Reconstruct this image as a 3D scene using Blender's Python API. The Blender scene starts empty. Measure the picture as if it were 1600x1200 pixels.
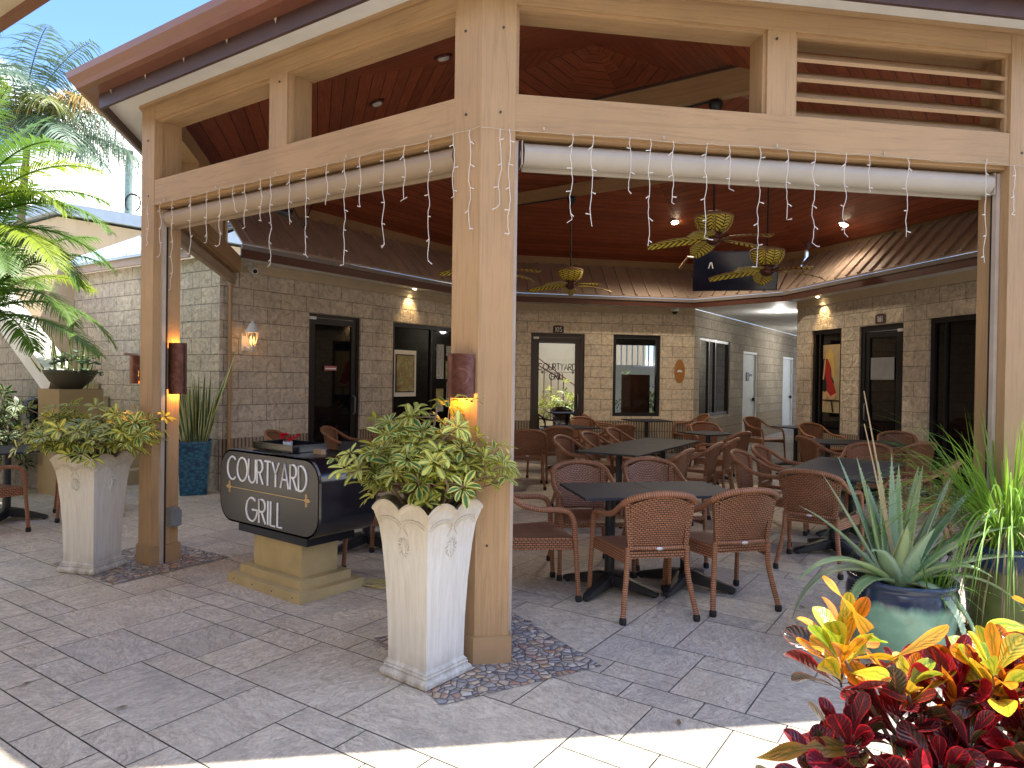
import bpy, math, random
from math import sin, cos, pi, radians, sqrt, atan2, hypot
from mathutils import Vector as V, Matrix
R_ = random.Random(7)
scene = bpy.context.scene
col = scene.collection

# ------------------------------------------------------------------ camera, sky, sun, exposure
cam_d = bpy.data.cameras.new('camera'); cam = bpy.data.objects.new('camera', cam_d); col.objects.link(cam)
cam_d.sensor_width = 36; cam_d.lens = 36 * 1085 / 1600; cam_d.clip_start = 0.05; cam_d.clip_end = 2000
_p, _r = radians(.53), radians(.83)
_F = V((0, cos(_p), -sin(_p))); _R0 = V((1, 0, 0)); _U0 = V((0, sin(_p), cos(_p)))
_R = _R0 * cos(_r) + _U0 * sin(_r); _U = _R0 * -sin(_r) + _U0 * cos(_r)
cam.matrix_world = Matrix(((_R.x, _U.x, -_F.x, 0), (_R.y, _U.y, -_F.y, 0), (_R.z, _U.z, -_F.z, 1.5), (0, 0, 0, 1)))
scene.camera = cam

SUN = V((1.457, .554, 3.7)).normalized()
sun_el = math.asin(SUN.z); sun_az = atan2(SUN.x, SUN.y)
sl = bpy.data.lights.new('sun', 'SUN'); sl.energy = 3.8; sl.angle = radians(.5); sl.color = (1, .95, .87)
so = bpy.data.objects.new('sun', sl); col.objects.link(so)
so.rotation_euler = SUN.to_track_quat('Z', 'Y').to_euler(); so.location = (0, 0, 20)

w = bpy.data.worlds.new('World'); scene.world = w; w.use_nodes = True
wn = w.node_tree.nodes; wl = w.node_tree.links
bg = wn['Background']; bg.inputs[1].default_value = .15
sk = wn.new('ShaderNodeTexSky'); sk.sky_type = 'NISHITA'; sk.sun_disc = False
sk.sun_elevation = sun_el; sk.sun_rotation = sun_az; sk.air_density = 1.0; sk.dust_density = .6; sk.ozone_density = 1.5
tcw = wn.new('ShaderNodeTexCoord'); mpw = wn.new('ShaderNodeMapping'); mpw.inputs['Scale'].default_value = (1, 1, 2.2)
mpw.inputs['Location'].default_value = (.35, .1, .3)
nw = wn.new('ShaderNodeTexNoise'); nw.inputs['Scale'].default_value = 3.4; nw.inputs['Detail'].default_value = 9; nw.inputs['Roughness'].default_value = .56
cr = wn.new('ShaderNodeValToRGB'); cr.color_ramp.elements[0].position = .52; cr.color_ramp.elements[1].position = .60
mx = wn.new('ShaderNodeMix'); mx.data_type = 'RGBA'; mx.inputs[7].default_value = (8.6, 8.4, 8.2, 1)
wl.new(tcw.outputs['Generated'], mpw.inputs[0]); wl.new(mpw.outputs[0], nw.inputs['Vector']); wl.new(nw.outputs[0], cr.inputs[0])
wl.new(cr.outputs[0], mx.inputs[0]); tm = wn.new('ShaderNodeMix'); tm.data_type = 'RGBA'; tm.blend_type = 'MULTIPLY'; tm.inputs[0].default_value = 1; tm.inputs[7].default_value = (.56, .70, .98, 1); wl.new(sk.outputs[0], tm.inputs[6]); wl.new(tm.outputs[2], mx.inputs[6]); wl.new(mx.outputs[2], bg.inputs[0])

scene.view_settings.view_transform = 'Standard'; scene.view_settings.look = 'None'
scene.view_settings.exposure = 1.6; scene.view_settings.gamma = 1
scene.render.engine = 'CYCLES'
scene.cycles.max_bounces = 8; scene.cycles.diffuse_bounces = 5; scene.cycles.glossy_bounces = 4
scene.cycles.transmission_bounces = 6; scene.cycles.transparent_max_bounces = 12
scene.cycles.caustics_reflective = False; scene.cycles.caustics_refractive = False
try: scene.cycles.sample_clamp_indirect = 6
except Exception: pass

# ------------------------------------------------------------------ materials
class NT:
    """tiny node helper"""
    def __init__(s, name, rough=.6, spec=.4, metal=0):
        s.m = bpy.data.materials.new(name); s.m.use_nodes = True
        s.n = s.m.node_tree.nodes; s.l = s.m.node_tree.links; s.b = s.n['Principled BSDF']
        s.b.inputs['Roughness'].default_value = rough; s.b.inputs['Specular IOR Level'].default_value = spec
        s.b.inputs['Metallic'].default_value = metal
    def add(s, t, **k):
        x = s.n.new(t)
        for a, v in k.items(): setattr(x, a, v)
        return x
    def link(s, a, b): s.l.new(a, b)
    def coord(s, which='Object', scale=(1, 1, 1), rot=(0, 0, 0)):
        c = s.add('ShaderNodeTexCoord'); m = s.add('ShaderNodeMapping'); m.inputs['Scale'].default_value = scale
        m.inputs['Rotation'].default_value = rot; s.link(c.outputs[which], m.inputs[0]); return m.outputs[0]
    def noise(s, vec, scale=5, detail=4, rough=.55, dist=0):
        t = s.add('ShaderNodeTexNoise'); t.inputs['Scale'].default_value = scale; t.inputs['Detail'].default_value = detail
        t.inputs['Roughness'].default_value = rough; t.inputs['Distortion'].default_value = dist
        if vec: s.link(vec, t.inputs['Vector'])
        return t.outputs[0]
    def ramp(s, fac, stops):
        r = s.add('ShaderNodeValToRGB'); e = r.color_ramp.elements
        while len(e) < len(stops): e.new(.5)
        for i, (p, c) in enumerate(stops):
            e[i].position = p; e[i].color = tuple(c) + (1,) if len(c) == 3 else c
        s.link(fac, r.inputs[0]); return r.outputs[0]
    def mix(s, fac, a, b, mode='MIX'):
        x = s.add('ShaderNodeMix', data_type='RGBA', blend_type=mode)
        for i, v in ((0, fac), (6, a), (7, b)):
            if isinstance(v, (int, float)): x.inputs[i].default_value = v
            elif isinstance(v, tuple): x.inputs[i].default_value = v + (1,) if len(v) == 3 else v
            else: s.link(v, x.inputs[i])
        return x.outputs[2]
    def math(s, op, a, b=None, c=None):
        x = s.add('ShaderNodeMath', operation=op)
        for i, v in enumerate((a, b, c)):
            if v is None: continue
            if isinstance(v, (int, float)): x.inputs[i].default_value = v
            else: s.link(v, x.inputs[i])
        return x.outputs[0]
    def color(s, c):
        if isinstance(c, tuple): s.b.inputs['Base Color'].default_value = c + (1,)
        else: s.link(c, s.b.inputs['Base Color'])
    def bump(s, h, strength=.3, dist=.01, prev=None):
        b = s.add('ShaderNodeBump'); b.inputs['Strength'].default_value = strength; b.inputs['Distance'].default_value = dist
        s.link(h, b.inputs['Height'])
        if prev: s.link(prev, b.inputs['Normal'])
        s.link(b.outputs[0], s.b.inputs['Normal']); return b.outputs[0]
    def sep(s, vec):
        x = s.add('ShaderNodeSeparateXYZ'); s.link(vec, x.inputs[0]); return x.outputs

def simple(name, c, rough=.5, spec=.4, metal=0, var=.12, scale=6, bump=0, bscale=40, bd=.004):
    t = NT(name, rough, spec, metal); v = t.coord()
    n = t.noise(v, scale, 5)
    d = tuple(x * (1 - var) for x in c); l = tuple(min(1, x * (1 + var)) for x in c)
    t.color(t.ramp(n, [(.3, d), (.7, l)]))
    t.link(t.math('MULTIPLY_ADD', n, .25, rough - .12), t.b.inputs['Roughness'])
    if bump: t.bump(t.noise(v, bscale, 4), bump, bd)
    return t.m

MT = {}
def m_trim(name, c):
    t = NT(name, .62, .35); uv = t.coord('UV', (3, 70, 1)); uv2 = t.coord('UV', (1.2, 26, 1))
    g = t.noise(uv, 1, 6, .65, .6); g2 = t.noise(uv2, 1, 4, .6, 1.6); big = t.noise(t.coord('Object'), 1.7, 4)
    k = t.ramp(big, [(.3, tuple(x * .9 for x in c)), (.7, tuple(x * 1.08 for x in c))])
    k = t.mix(t.math('MULTIPLY', t.ramp(g2, [(.50, (0, 0, 0)), (.60, (1, 1, 1))]), .28), k, tuple(x * .55 for x in c))
    dirt = t.noise(t.coord('Object', (9, 9, 1.2)), 1.3, 6, .7)
    k = t.mix(t.math('MULTIPLY', t.ramp(dirt, [(.62, (0, 0, 0)), (.8, (1, 1, 1))]), .35), k, tuple(x * .5 for x in c))
    t.color(k); b = t.bump(g, .7, .006); t.bump(g2, .5, .004, b)
    return t.m
MT['trim'] = m_trim('tan_painted_wood', (.46, .295, .15))
MT['trim_plain'] = simple('tan_paint_smooth', (.42, .27, .14), .5, var=.07, bump=.05)
MT['frieze'] = simple('beige_paint', (.55, .45, .30), .6, var=.07)

def m_block(name, c1, c2, seed=0, bs=1.0, flat=False):
    t = NT(name, .9, .2); uv = t.coord('UV')
    br = t.add('ShaderNodeTexBrick'); br.offset = .5
    br.inputs['Scale'].default_value = 1; br.inputs['Brick Width'].default_value = .436; br.inputs['Row Height'].default_value = .218
    br.inputs['Mortar Size'].default_value = .006; br.inputs['Mortar Smooth'].default_value = .35
    br.inputs['Color1'].default_value = c1 + (1,); br.inputs['Color2'].default_value = c2 + (1,)
    br.inputs['Mortar'].default_value = (c1[0] * .46, c1[1] * .44, c1[2] * .42, 1); t.link(uv, br.inputs['Vector'])
    n = t.noise(uv, 13 + seed, 7, .6, .8); n2 = t.noise(uv, 2.2, 3); n3 = t.noise(uv, 55, 4, .7)
    k = t.mix(.55, br.outputs[0], t.ramp(n, [(.3, (.38, .37, .36)), (.5, (.95, .94, .93)), (.72, (1.45, 1.42, 1.38))]), 'MULTIPLY')
    k = t.mix(.5, k, t.ramp(n2, [(.35, (.86, .84, .84)), (.65, (1.12, 1.08, 1.0))]), 'MULTIPLY')
    t.color(k)
    h = t.math('SUBTRACT', 1, br.outputs[1]); b = t.bump(h, .8, .012)
    b = t.bump(n, bs, .055 if not flat else .012, b); t.bump(n3, .35, .006, b)
    return t.m
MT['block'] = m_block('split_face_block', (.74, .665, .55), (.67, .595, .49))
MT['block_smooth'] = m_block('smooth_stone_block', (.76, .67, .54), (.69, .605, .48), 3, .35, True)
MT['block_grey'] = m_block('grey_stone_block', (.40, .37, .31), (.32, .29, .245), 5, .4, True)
MT['block_cream'] = m_block('cream_split_block', (.76, .68, .54), (.66, .59, .46), 2, 1.0)

def m_flute():
    t = NT('fluted_block', .9, .2); uv = t.coord('UV'); s = t.sep(uv)
    f = t.math('FRACT', t.math('MULTIPLY', s[0], 18.0)); g = t.math('ABSOLUTE', t.math('SUBTRACT', f, .5))
    r = t.math('FRACT', t.math('MULTIPLY', s[1], 1 / .218)); j = t.math('LESS_THAN', r, .05)
    n = t.noise(uv, 25, 5)
    k = t.ramp(g, [(.0, (.46, .38, .29)), (.28, (.40, .33, .25)), (.36, (.13, .11, .085))])
    k = t.mix(j, k, (.14, .115, .09)); k = t.mix(.5, k, t.ramp(n, [(.3, (.6, .6, .6)), (.7, (1.2, 1.2, 1.2))]), 'MULTIPLY')
    t.color(k); b = t.bump(t.math('SUBTRACT', 1, g), .8, .02); t.bump(n, .5, .01, b); return t.m
MT['flute'] = m_flute()

def m_stucco(name, c, var=.08):
    t = NT(name, .85, .2); v = t.coord(); n = t.noise(v, 1.1, 5); f = t.noise(v, 60, 5, .7); s2 = t.noise(t.coord('Object', (3, 3, .5)), 2, 5, .7)
    k = t.ramp(n, [(.3, tuple(x * (1 - var) for x in c)), (.7, tuple(x * (1 + var) for x in c))])
    k = t.mix(t.math('MULTIPLY', t.ramp(s2, [(.55, (0, 0, 0)), (.75, (1, 1, 1))]), .3), k, tuple(x * .62 for x in c))
    t.color(k); t.bump(f, .35, .006); return t.m
MT['stucco'] = m_stucco('cream_stucco', (.60, .49, .30)); MT['stucco_tan'] = m_stucco('tan_stucco', (.40, .29, .15))
MT['stucco_wall'] = m_stucco('pale_cream_stucco', (.70, .56, .36))  # paler cream than the other stucco
MT['white_cap'] = m_stucco('weathered_white_cap', (.72, .69, .62), .15)
MT['soffit'] = simple('white_soffit', (.74, .75, .74), .6, var=.04)
MT['brown_metal'] = simple('brown_gutter_metal', (.20, .075, .045), .38, .5, var=.12, scale=3)
MT['dark_fascia'] = simple('dark_brown_fascia', (.075, .04, .033), .5, var=.15)
MT['grey_metal'] = simple('grey_drip_metal', (.30, .27, .25), .9, var=.08)
MT['taupe_metal'] = simple('taupe_roof_metal', (.46, .35, .28), .6, .3, var=.12, scale=2.5, bump=.04)
MT['blue_metal'] = simple('pale_blue_roof_metal', (.55, .66, .74), .35, .5, var=.06)
MT['roof'] = simple('roof_metal', (.14, .07, .05), .5)

def m_ceiling():
    t = NT('red_cedar_planks', .5, .3); uv = t.coord('UV'); s = t.sep(uv)
    f = t.math('FRACT', t.math('MULTIPLY', s[1], 1 / .14)); fl = t.math('FLOOR', t.math('MULTIPLY', s[1], 1 / .14))
    wn_ = t.add('ShaderNodeTexWhiteNoise', noise_dimensions='1D'); t.link(fl, wn_.inputs['W'])
    g = t.noise(t.coord('UV', (2.5, 45, 1)), 1, 6, .65, .8)
    gr = t.math('LESS_THAN', f, .06)
    k = t.ramp(g, [(.25, (.20, .046, .024)), (.5, (.32, .085, .038)), (.75, (.44, .14, .064))])
    k = t.mix(.6, k, t.ramp(wn_.outputs[0], [(0, (.72, .68, .66)), (1, (1.25, 1.15, 1.1))]), 'MULTIPLY')
    k = t.mix(gr, k, (.03, .008, .006)); t.color(k)
    t.bump(t.math('SUBTRACT', 1, gr), .6, .006)
    return t.m
MT['ceiling'] = m_ceiling()

def m_wicker(name, c, bw=.028, rh=.0155, dark=.10):
    t = NT(name, .42, .45); uv = t.coord('UV')
    br = t.add('ShaderNodeTexBrick'); br.offset = .5; br.inputs['Scale'].default_value = 1
    br.inputs['Brick Width'].default_value = bw; br.inputs['Row Height'].default_value = rh
    br.inputs['Mortar Size'].default_value = rh * .2; br.inputs['Mortar Smooth'].default_value = .5
    br.inputs['Color1'].default_value = tuple(x * 1.3 for x in c) + (1,); br.inputs['Color2'].default_value = tuple(x * 1.0 for x in c) + (1,)
    br.inputs['Mortar'].default_value = tuple(x * dark for x in c) + (1,); t.link(uv, br.inputs['Vector'])
    n = t.noise(t.coord('Object'), 7, 3)
    t.color(t.mix(.6, br.outputs[0], t.ramp(n, [(.3, (.8, .8, .8)), (.7, (1.15, 1.12, 1.08))]), 'MULTIPLY'))
    t.bump(t.math('SUBTRACT', 1, br.outputs[1]), .9, .006); return t.m
WC = (.38, .17, .085)
MT['wicker'] = m_wicker('brown_wicker_weave', WC)
MT['wicker_seat'] = m_wicker('brown_wicker_seat', (.30, .13, .075), .5, .017)
MT['wicker_wrap'] = m_wicker('brown_wicker_wrap', (.36, .16, .08), .5, .014, .35)
MT['table'] = simple('charcoal_table_top', (.036, .038, .046), .62, .25, var=.25, scale=3)
MT['black_iron'] = simple('black_iron', (.018, .02, .024), .42, .5, var=.2)
MT['rubber'] = simple('black_rubber', (.02, .019, .018), .7)
MT['tag'] = simple('silver_tag', (.75, .74, .72), .3, .5, .3)
MT['black_frame'] = simple('black_door_frame', (.012, .011, .012), .35, .5)
MT['bronze_frame'] = simple('bronze_frame', (.045, .028, .02), .35, .5)
def glassy(name, c, rough=.03, spec=.6):
    t = NT(name, rough, spec); t.color(c); t.b.inputs['IOR'].default_value = 1.55; return t.m
MT['dark_glass'] = glassy('dark_tinted_glass', (.004, .004, .005), .03, .35)
MT['mirror_glass'] = glassy('reflective_window_glass', (.02, .022, .022), .02, .5); MT['mirror_glass'].node_tree.nodes['Principled BSDF'].inputs['Metallic'].default_value = .0
MT['mirror_glass'].node_tree.nodes['Principled BSDF'].inputs['IOR'].default_value = 2.6
def m_clear():
    t = NT('clear_glass', 0, .5); tr = t.add('ShaderNodeBsdfTransparent'); tr.inputs[0].default_value = (.86, .88, .86, 1)
    gl = t.add('ShaderNodeBsdfGlossy'); gl.inputs['Roughness'].default_value = .02; mx_ = t.add('ShaderNodeMixShader'); fr = t.add('ShaderNodeFresnel'); fr.inputs[0].default_value = 1.45
    t.link(fr.outputs[0], mx_.inputs[0]); t.link(tr.outputs[0], mx_.inputs[1]); t.link(gl.outputs[0], mx_.inputs[2]); t.link(mx_.outputs[0], t.n['Material Output'].inputs[0]); return t.m
MT['clear_glass'] = m_clear()
MT['gloss_black'] = simple('gloss_black_acrylic', (.008, .009, .014), .16, .6, var=.3)
MT['satin_black'] = simple('satin_black_panel', (.045, .043, .040), .33, .5, var=.2, scale=2)
MT['letter'] = simple('white_lettering', (.86, .86, .85), .45, var=.03)
MT['dark_letter'] = simple('dark_lettering', (.035, .03, .03), .5)
MT['gold'] = simple('gold_lettering', (.50, .34, .14), .4, .5, .2)
MT['white_metal'] = simple('white_metal', (.78, .77, .75), .4, var=.04)
MT['grey_plastic'] = simple('grey_plastic', (.22, .24, .26), .5)
MT['shade_fabric'] = simple('taupe_shade_fabric', (.38, .29, .20), .6, var=.08, scale=4, bump=.15, bscale=300, bd=.001)
MT['shade_fabric_light'] = simple('pale_shade_fabric', (.47, .42, .35), .6, var=.08, scale=4, bump=.15, bscale=300, bd=.001)
MT['galv'] = simple('pale_metal_track', (.48, .41, .34), .4, .5)
MT['cord'] = simple('yellow_cord', (.50, .42, .16), .5)
MT['wire'] = simple('white_wire', (.74, .70, .64), .5)
MT['skin'] = simple('warm_print', (.62, .36, .2), .6); MT['red'] = simple('red_print', (.38, .02, .02), .6)
MT['tvframe'] = simple('tv_black', (.006, .007, .016), .25, .5)
MT['bark'] = simple('grey_bark', (.22, .16, .10), .8, bump=.5, bscale=30)
MT['soil'] = simple('dark_soil', (.035, .025, .018), .95, bump=.7, bscale=50, bd=.02)
MT['terracotta'] = simple('dark_bowl_clay', (.07, .06, .035), .5, bump=.1)
MT['pole_wood'] = simple('treated_pole', (.25, .33, .28), .8, scale=9, var=.25)
MT['oval_wood'] = simple('oval_plaque_wood', (.42, .18, .05), .45, var=.2)
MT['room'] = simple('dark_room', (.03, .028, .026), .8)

def m_emit(name, c, e):
    t = NT(name); t.color(c); t.b.inputs['Emission Color'].default_value = c + (1,); t.b.inputs['Emission Strength'].default_value = e; return t.m
MT['amber'] = m_emit('amber_bulb', (1, .42, .08), 5); MT['lamp_on'] = m_emit('lit_downlight', (1, .85, .6), 14); MT['lamp_off'] = simple('unlit_downlight', (.62, .58, .54), .35)
MT['flame'] = m_emit('flame_bulb', (1, .46, .10), 2.2)

def m_copper():
    t = NT('brushed_copper', .3, .5, .8); v = t.coord(); n = t.noise(v, 9, 5, .6, 2.5); n2 = t.noise(v, 3, 3, .6, 1)
    t.color(t.ramp(n, [(.3, (.08, .03, .022)), (.6, (.15, .065, .05)), (.75, (.30, .17, .14))]))
    t.link(t.math('MULTIPLY_ADD', n2, .35, .22), t.b.inputs['Roughness']); t.bump(n, .12, .003); return t.m
MT['copper'] = m_copper()

def m_planter():
    t = NT('whitewashed_resin', .6, .3); v = t.coord(); st = t.noise(t.coord('Object', (60, 60, 2.5)), 1, 5, .7); n = t.noise(v, 2.6, 6, .65); s = t.sep(v)
    k = t.ramp(st, [(.3, (.60, .57, .49)), (.62, (.72, .70, .64))])
    hi = t.math('MULTIPLY', t.ramp(s[2], [(.62, (0, 0, 0)), (.86, (1, 1, 1))]), t.ramp(n, [(.35, (0, 0, 0)), (.6, (1, 1, 1))]))
    k = t.mix(t.math('MULTIPLY', hi, .7), k, (.44, .33, .18)); k = t.mix(t.math('MULTIPLY', t.ramp(n, [(.58, (0, 0, 0)), (.7, (1, 1, 1))]), .25), k, (.40, .36, .28))
    foot = t.math('MULTIPLY', t.ramp(s[2], [(0, (1, 1, 1)), (.16, (0, 0, 0))]), t.ramp(t.noise(t.coord('Object', (12, 12, 5)), 1, 6, .7), [(.4, (0, 0, 0)), (.62, (1, 1, 1))]))
    k = t.mix(t.math('MULTIPLY', foot, .75), k, (.22, .18, .13)); drip = t.ramp(t.noise(t.coord('Object', (30, 30, 1.4)), 1, 5, .7), [(.60, (0, 0, 0)), (.72, (1, 1, 1))]); k = t.mix(t.math('MULTIPLY', drip, .35), k, (.38, .33, .25))
    t.color(k); b = t.bump(st, .35, .004); t.bump(t.noise(v, 40, 5), .2, .003, b); return t.m
MT['planter'] = m_planter()

def m_glaze(name, lowc, topc, z0, z1, drip=.05):
    t = NT(name, .16, .6); v = t.coord(); s = t.sep(v); n = t.noise(t.coord('Object', (8, 8, 1)), 2.2, 5, .6)
    h = t.math('ADD', s[2], t.math('MULTIPLY', t.math('SUBTRACT', n, .5), drip * 2)); f = t.add('ShaderNodeMapRange'); f.inputs[1].default_value = z0; f.inputs[2].default_value = z1
    t.link(h, f.inputs[0]); fine = t.noise(v, 14, 5)
    k = t.mix(f.outputs[0], lowc, topc); k = t.mix(.5, k, t.ramp(fine, [(.3, (.7, .7, .7)), (.7, (1.25, 1.25, 1.25))]), 'MULTIPLY')
    t.color(k); t.bump(fine, .05, .004); return t.m
MT['green_glaze'] = m_glaze('sea_green_glaze', (.22, .42, .31), (.018, .035, .075), .315, .36, .03)
MT['olive_glaze'] = m_glaze('olive_glaze', (.14, .17, .045), (.02, .05, .13), .45, .48, .02)
def m_bluepot():
    t = NT('blue_dimpled_glaze', .18, .6); uv = t.coord('UV')
    br = t.add('ShaderNodeTexVoronoi'); br.inputs['Scale'].default_value = 1; t.link(t.coord('UV', (20, 32, 1)), br.inputs['Vector'])
    t.color(t.ramp(br.outputs[0], [(.0, (.03, .18, .27)), (.6, (.012, .07, .13)), (1, (.006, .03, .06))])); t.bump(br.outputs[0], -.8, .02); return t.m
MT['blue_pot'] = m_bluepot()

def m_tile():
    t = NT('stamped_slate_tile', .72, .35); uv = t.coord('UV'); at = t.add('ShaderNodeAttribute', attribute_name='tint')
    n = t.noise(t.coord('UV', (7, 15, 1)), 1.0, 10, .74, 2.2); n2 = t.noise(uv, 1.6, 5, .6, .8); n3 = t.noise(t.coord('UV', (45, 80, 1)), 1, 5, .75, 1.2); o = t.noise(t.coord('Object'), .55, 4)
    k = t.ramp(n, [(.32, (.40, .35, .28)), (.44, (.59, .53, .43)), (.54, (.70, .64, .525)), (.68, (.80, .74, .61))])
    k = t.mix(t.math('MULTIPLY', t.ramp(n2, [(.5, (0, 0, 0)), (.66, (1, 1, 1))]), .4), k, (.50, .43, .33))
    k = t.mix(t.math('MULTIPLY', t.ramp(n2, [(.34, (1, 1, 1)), (.46, (0, 0, 0))]), .4), k, (.33, .315, .30))
    k = t.mix(.8, k, t.ramp(at.outputs['Fac'], [(0, (.92, .92, .93)), (.5, (1, .985, .97)), (1, (1.06, 1.03, .98))]), 'MULTIPLY')
    k = t.mix(.55, k, t.ramp(n3, [(.35, (.55, .55, .56)), (.65, (1.35, 1.33, 1.30))]), 'MULTIPLY')
    k = t.mix(.4, k, t.ramp(o, [(.3, (.78, .75, .74)), (.6, (1.08, 1.08, 1.06))]), 'MULTIPLY')
    t.color(k); b = t.bump(n, .9, .014); t.bump(n3, .6, .005, b)
    t.link(t.math('MULTIPLY_ADD', n2, .3, .5), t.b.inputs['Roughness']); return t.m
MT['tile'] = m_tile()
MT['joint'] = simple('dark_joint', (.21, .195, .175), .95, scale=3, var=.3)
def m_pebble():
    t = NT('pebble_mosaic', .6, .4); v = t.coord('Object', (1, 1, 0)); vo = t.add('ShaderNodeTexVoronoi'); vo.inputs['Scale'].default_value = 21; t.link(v, vo.inputs[0])
    ve = t.add('ShaderNodeTexVoronoi', feature='DISTANCE_TO_EDGE'); ve.inputs['Scale'].default_value = 21; t.link(v, ve.inputs[0])
    s = t.add('ShaderNodeSeparateColor'); t.link(vo.outputs['Color'], s.inputs[0])
    k = t.ramp(s.outputs[0], [(0, (.42, .40, .38)), (.3, (.30, .29, .30)), (.5, (.58, .49, .37)), (.68, (.44, .24, .16)), (.82, (.70, .66, .58)), (1, (.55, .40, .24))])
    e = t.ramp(ve.outputs[0], [(.03, (1, 1, 1)), (.09, (0, 0, 0))]); k = t.mix(e, k, (.13, .12, .12)); t.color(k)
    t.bump(t.ramp(ve.outputs[0], [(0, (0, 0, 0)), (.3, (1, 1, 1))]), .8, .015); return t.m
MT['pebble'] = m_pebble()

def leafmat(name, stops, rough=.38, axis='v', transl=.25, nscale=14, namt=.25, veins=0, attr=False, spec=.45):
    """stops run over |v| (0 midrib .. 1 margin) or u; noise breaks the margin of the pattern"""
    t = NT(name, rough, spec); uv = t.coord('UV'); s = t.sep(uv)
    a = t.math('ABSOLUTE', s[1]) if axis == 'v' else s[0]
    n = t.noise(t.coord('Object'), nscale, 4); a = t.math('ADD', a, t.math('MULTIPLY', t.math('SUBTRACT', n, .5), namt * 2))
    k = t.ramp(a, stops)
    if attr:
        at = t.add('ShaderNodeAttribute', attribute_name='tint'); k = t.mix(1, k, at.outputs['Color'], 'MULTIPLY')
    t.color(k)
    if veins:
        w_ = t.math('SINE', t.math('MULTIPLY', t.math('SUBTRACT', s[0], t.math('MULTIPLY', t.math('ABSOLUTE', s[1]), .25)), veins)); t.bump(w_, .25, .003)
    tr = t.add('ShaderNodeBsdfTranslucent'); ms = t.add('ShaderNodeMixShader'); ms.inputs[0].default_value = transl
    t.link(k, tr.inputs[0]); t.link(t.b.outputs[0], ms.inputs[1]); t.link(tr.outputs[0], ms.inputs[2]); t.link(ms.outputs[0], t.n['Material Output'].inputs[0]); return t.m
MT['scheff'] = leafmat('variegated_leaf', [(.0, (.055, .15, .035)), (.42, (.11, .24, .045)), (.55, (.56, .55, .12)), (1, (.74, .68, .22))], nscale=22, namt=.55, attr=True)
MT['scheff_y'] = leafmat('yellow_variegated_leaf', [(.0, (.76, .70, .13)), (.40, (.70, .64, .12)), (.60, (.16, .30, .05)), (.78, (.14, .26, .045)), (1, (.70, .64, .18))], nscale=18, namt=.7, attr=True)
MT['scheff_white'] = leafmat('white_variegated_leaf', [(.0, (.04, .13, .04)), (.5, (.07, .17, .05)), (.62, (.55, .58, .30)), (1, (.68, .68, .45))], nscale=22, namt=.55, attr=True)
MT['aloe'] = leafmat('aloe_leaf', [(0, (.24, .37, .20)), (.7, (.29, .43, .24)), (1, (.42, .53, .27))], .42, transl=.06, nscale=6, namt=.2, attr=True)
MT['grass'] = leafmat('lemongrass_blade', [(0, (.16, .30, .04)), (1, (.26, .42, .06))], .5, transl=.35, attr=True)
MT['straw'] = leafmat('dry_blade', [(0, (.38, .27, .15)), (1, (.48, .38, .24))], .7, transl=.2, attr=True)
MT['snake'] = leafmat('snake_leaf', [(0, (.035, .085, .035)), (.52, (.07, .13, .045)), (.64, (.58, .56, .20)), (1, (.68, .64, .28))], .35, transl=.05, nscale=25, namt=.12, attr=True)
MT['palm'] = leafmat('palm_leaf', [(0, (.13, .25, .04)), (1, (.20, .34, .05))], .45, transl=.45, attr=True)
MT['silver_palm'] = leafmat('silver_palm_leaf', [(0, (.10, .17, .10)), (1, (.17, .25, .16))], .45, transl=.35, attr=True)
MT['succ'] = leafmat('succulent_leaf', [(0, (.10, .18, .10)), (1, (.18, .27, .15))], .4, transl=.1, attr=True)
MT['croton'] = leafmat('croton_leaf', [(0, (1, 1, 1)), (.12, (.7, .75, .6)), (.75, (.75, .8, .7)), (.9, (1.4, 1.1, .8))], .22, transl=.22, nscale=18, namt=.25, veins=60, attr=True, spec=.6)
MT['croton_gold'] = leafmat('croton_gold_leaf', [(0, (1.1, 1.0, .8)), (.10, (.9, .9, .8)), (.28, (.35, .62, .5)), (.46, (.8, .9, .9)), (1, (1.25, 1.15, 1))], .25, transl=.3, nscale=26, namt=.5, veins=60, attr=True, spec=.6)
MT['croton_dark'] = leafmat('croton_dark_leaf', [(0, (4.5, 1.6, 1.2)), (.07, (1.6, .9, .8)), (.14, (.8, .8, .8)), (.80, (1, 1, 1)), (.93, (4.2, 1.4, 1.2)), (1, (5, 1.6, 1.5))], .20, transl=.12, nscale=20, namt=.12, veins=60, attr=True, spec=.6)
MT['red_petal'] = simple('red_petal', (.65, .015, .03), .5)
def m_zebra():
    t = NT('zebra_fan_pattern', .5, .4); uv = t.coord('UV'); s = t.sep(uv)
    ph = t.math('MULTIPLY', t.math('ADD', s[0], t.math('MULTIPLY', t.math('ABSOLUTE', s[1]), -.085)), 95)
    ph = t.math('ADD', ph, t.math('MULTIPLY', t.noise(t.coord('UV', (7, 2, 1)), 3, 3), 2.5))
    k = t.ramp(t.math('SINE', ph), [(.34, (.85, .70, .10)), (.50, (.012, .01, .006))])
    t.color(t.mix(t.math('LESS_THAN', t.math('ABSOLUTE', s[1]), .05), k, (.10, .07, .03))); return t.m
MT['zebra'] = m_zebra(); MT['rattan_edge'] = simple('rattan_edge', (.30, .17, .09), .5)
def m_print():
    t = NT('poster_print', .4, .4); v = t.coord('UV'); n = t.noise(v, 9, 6, .7, 1.2)
    t.color(t.ramp(n, [(.3, (.10, .07, .03)), (.42, (.35, .16, .08)), (.5, (.20, .24, .08)), (.6, (.46, .36, .22)), (.75, (.55, .12, .14))])); return t.m
MT['print'] = m_print()
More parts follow.
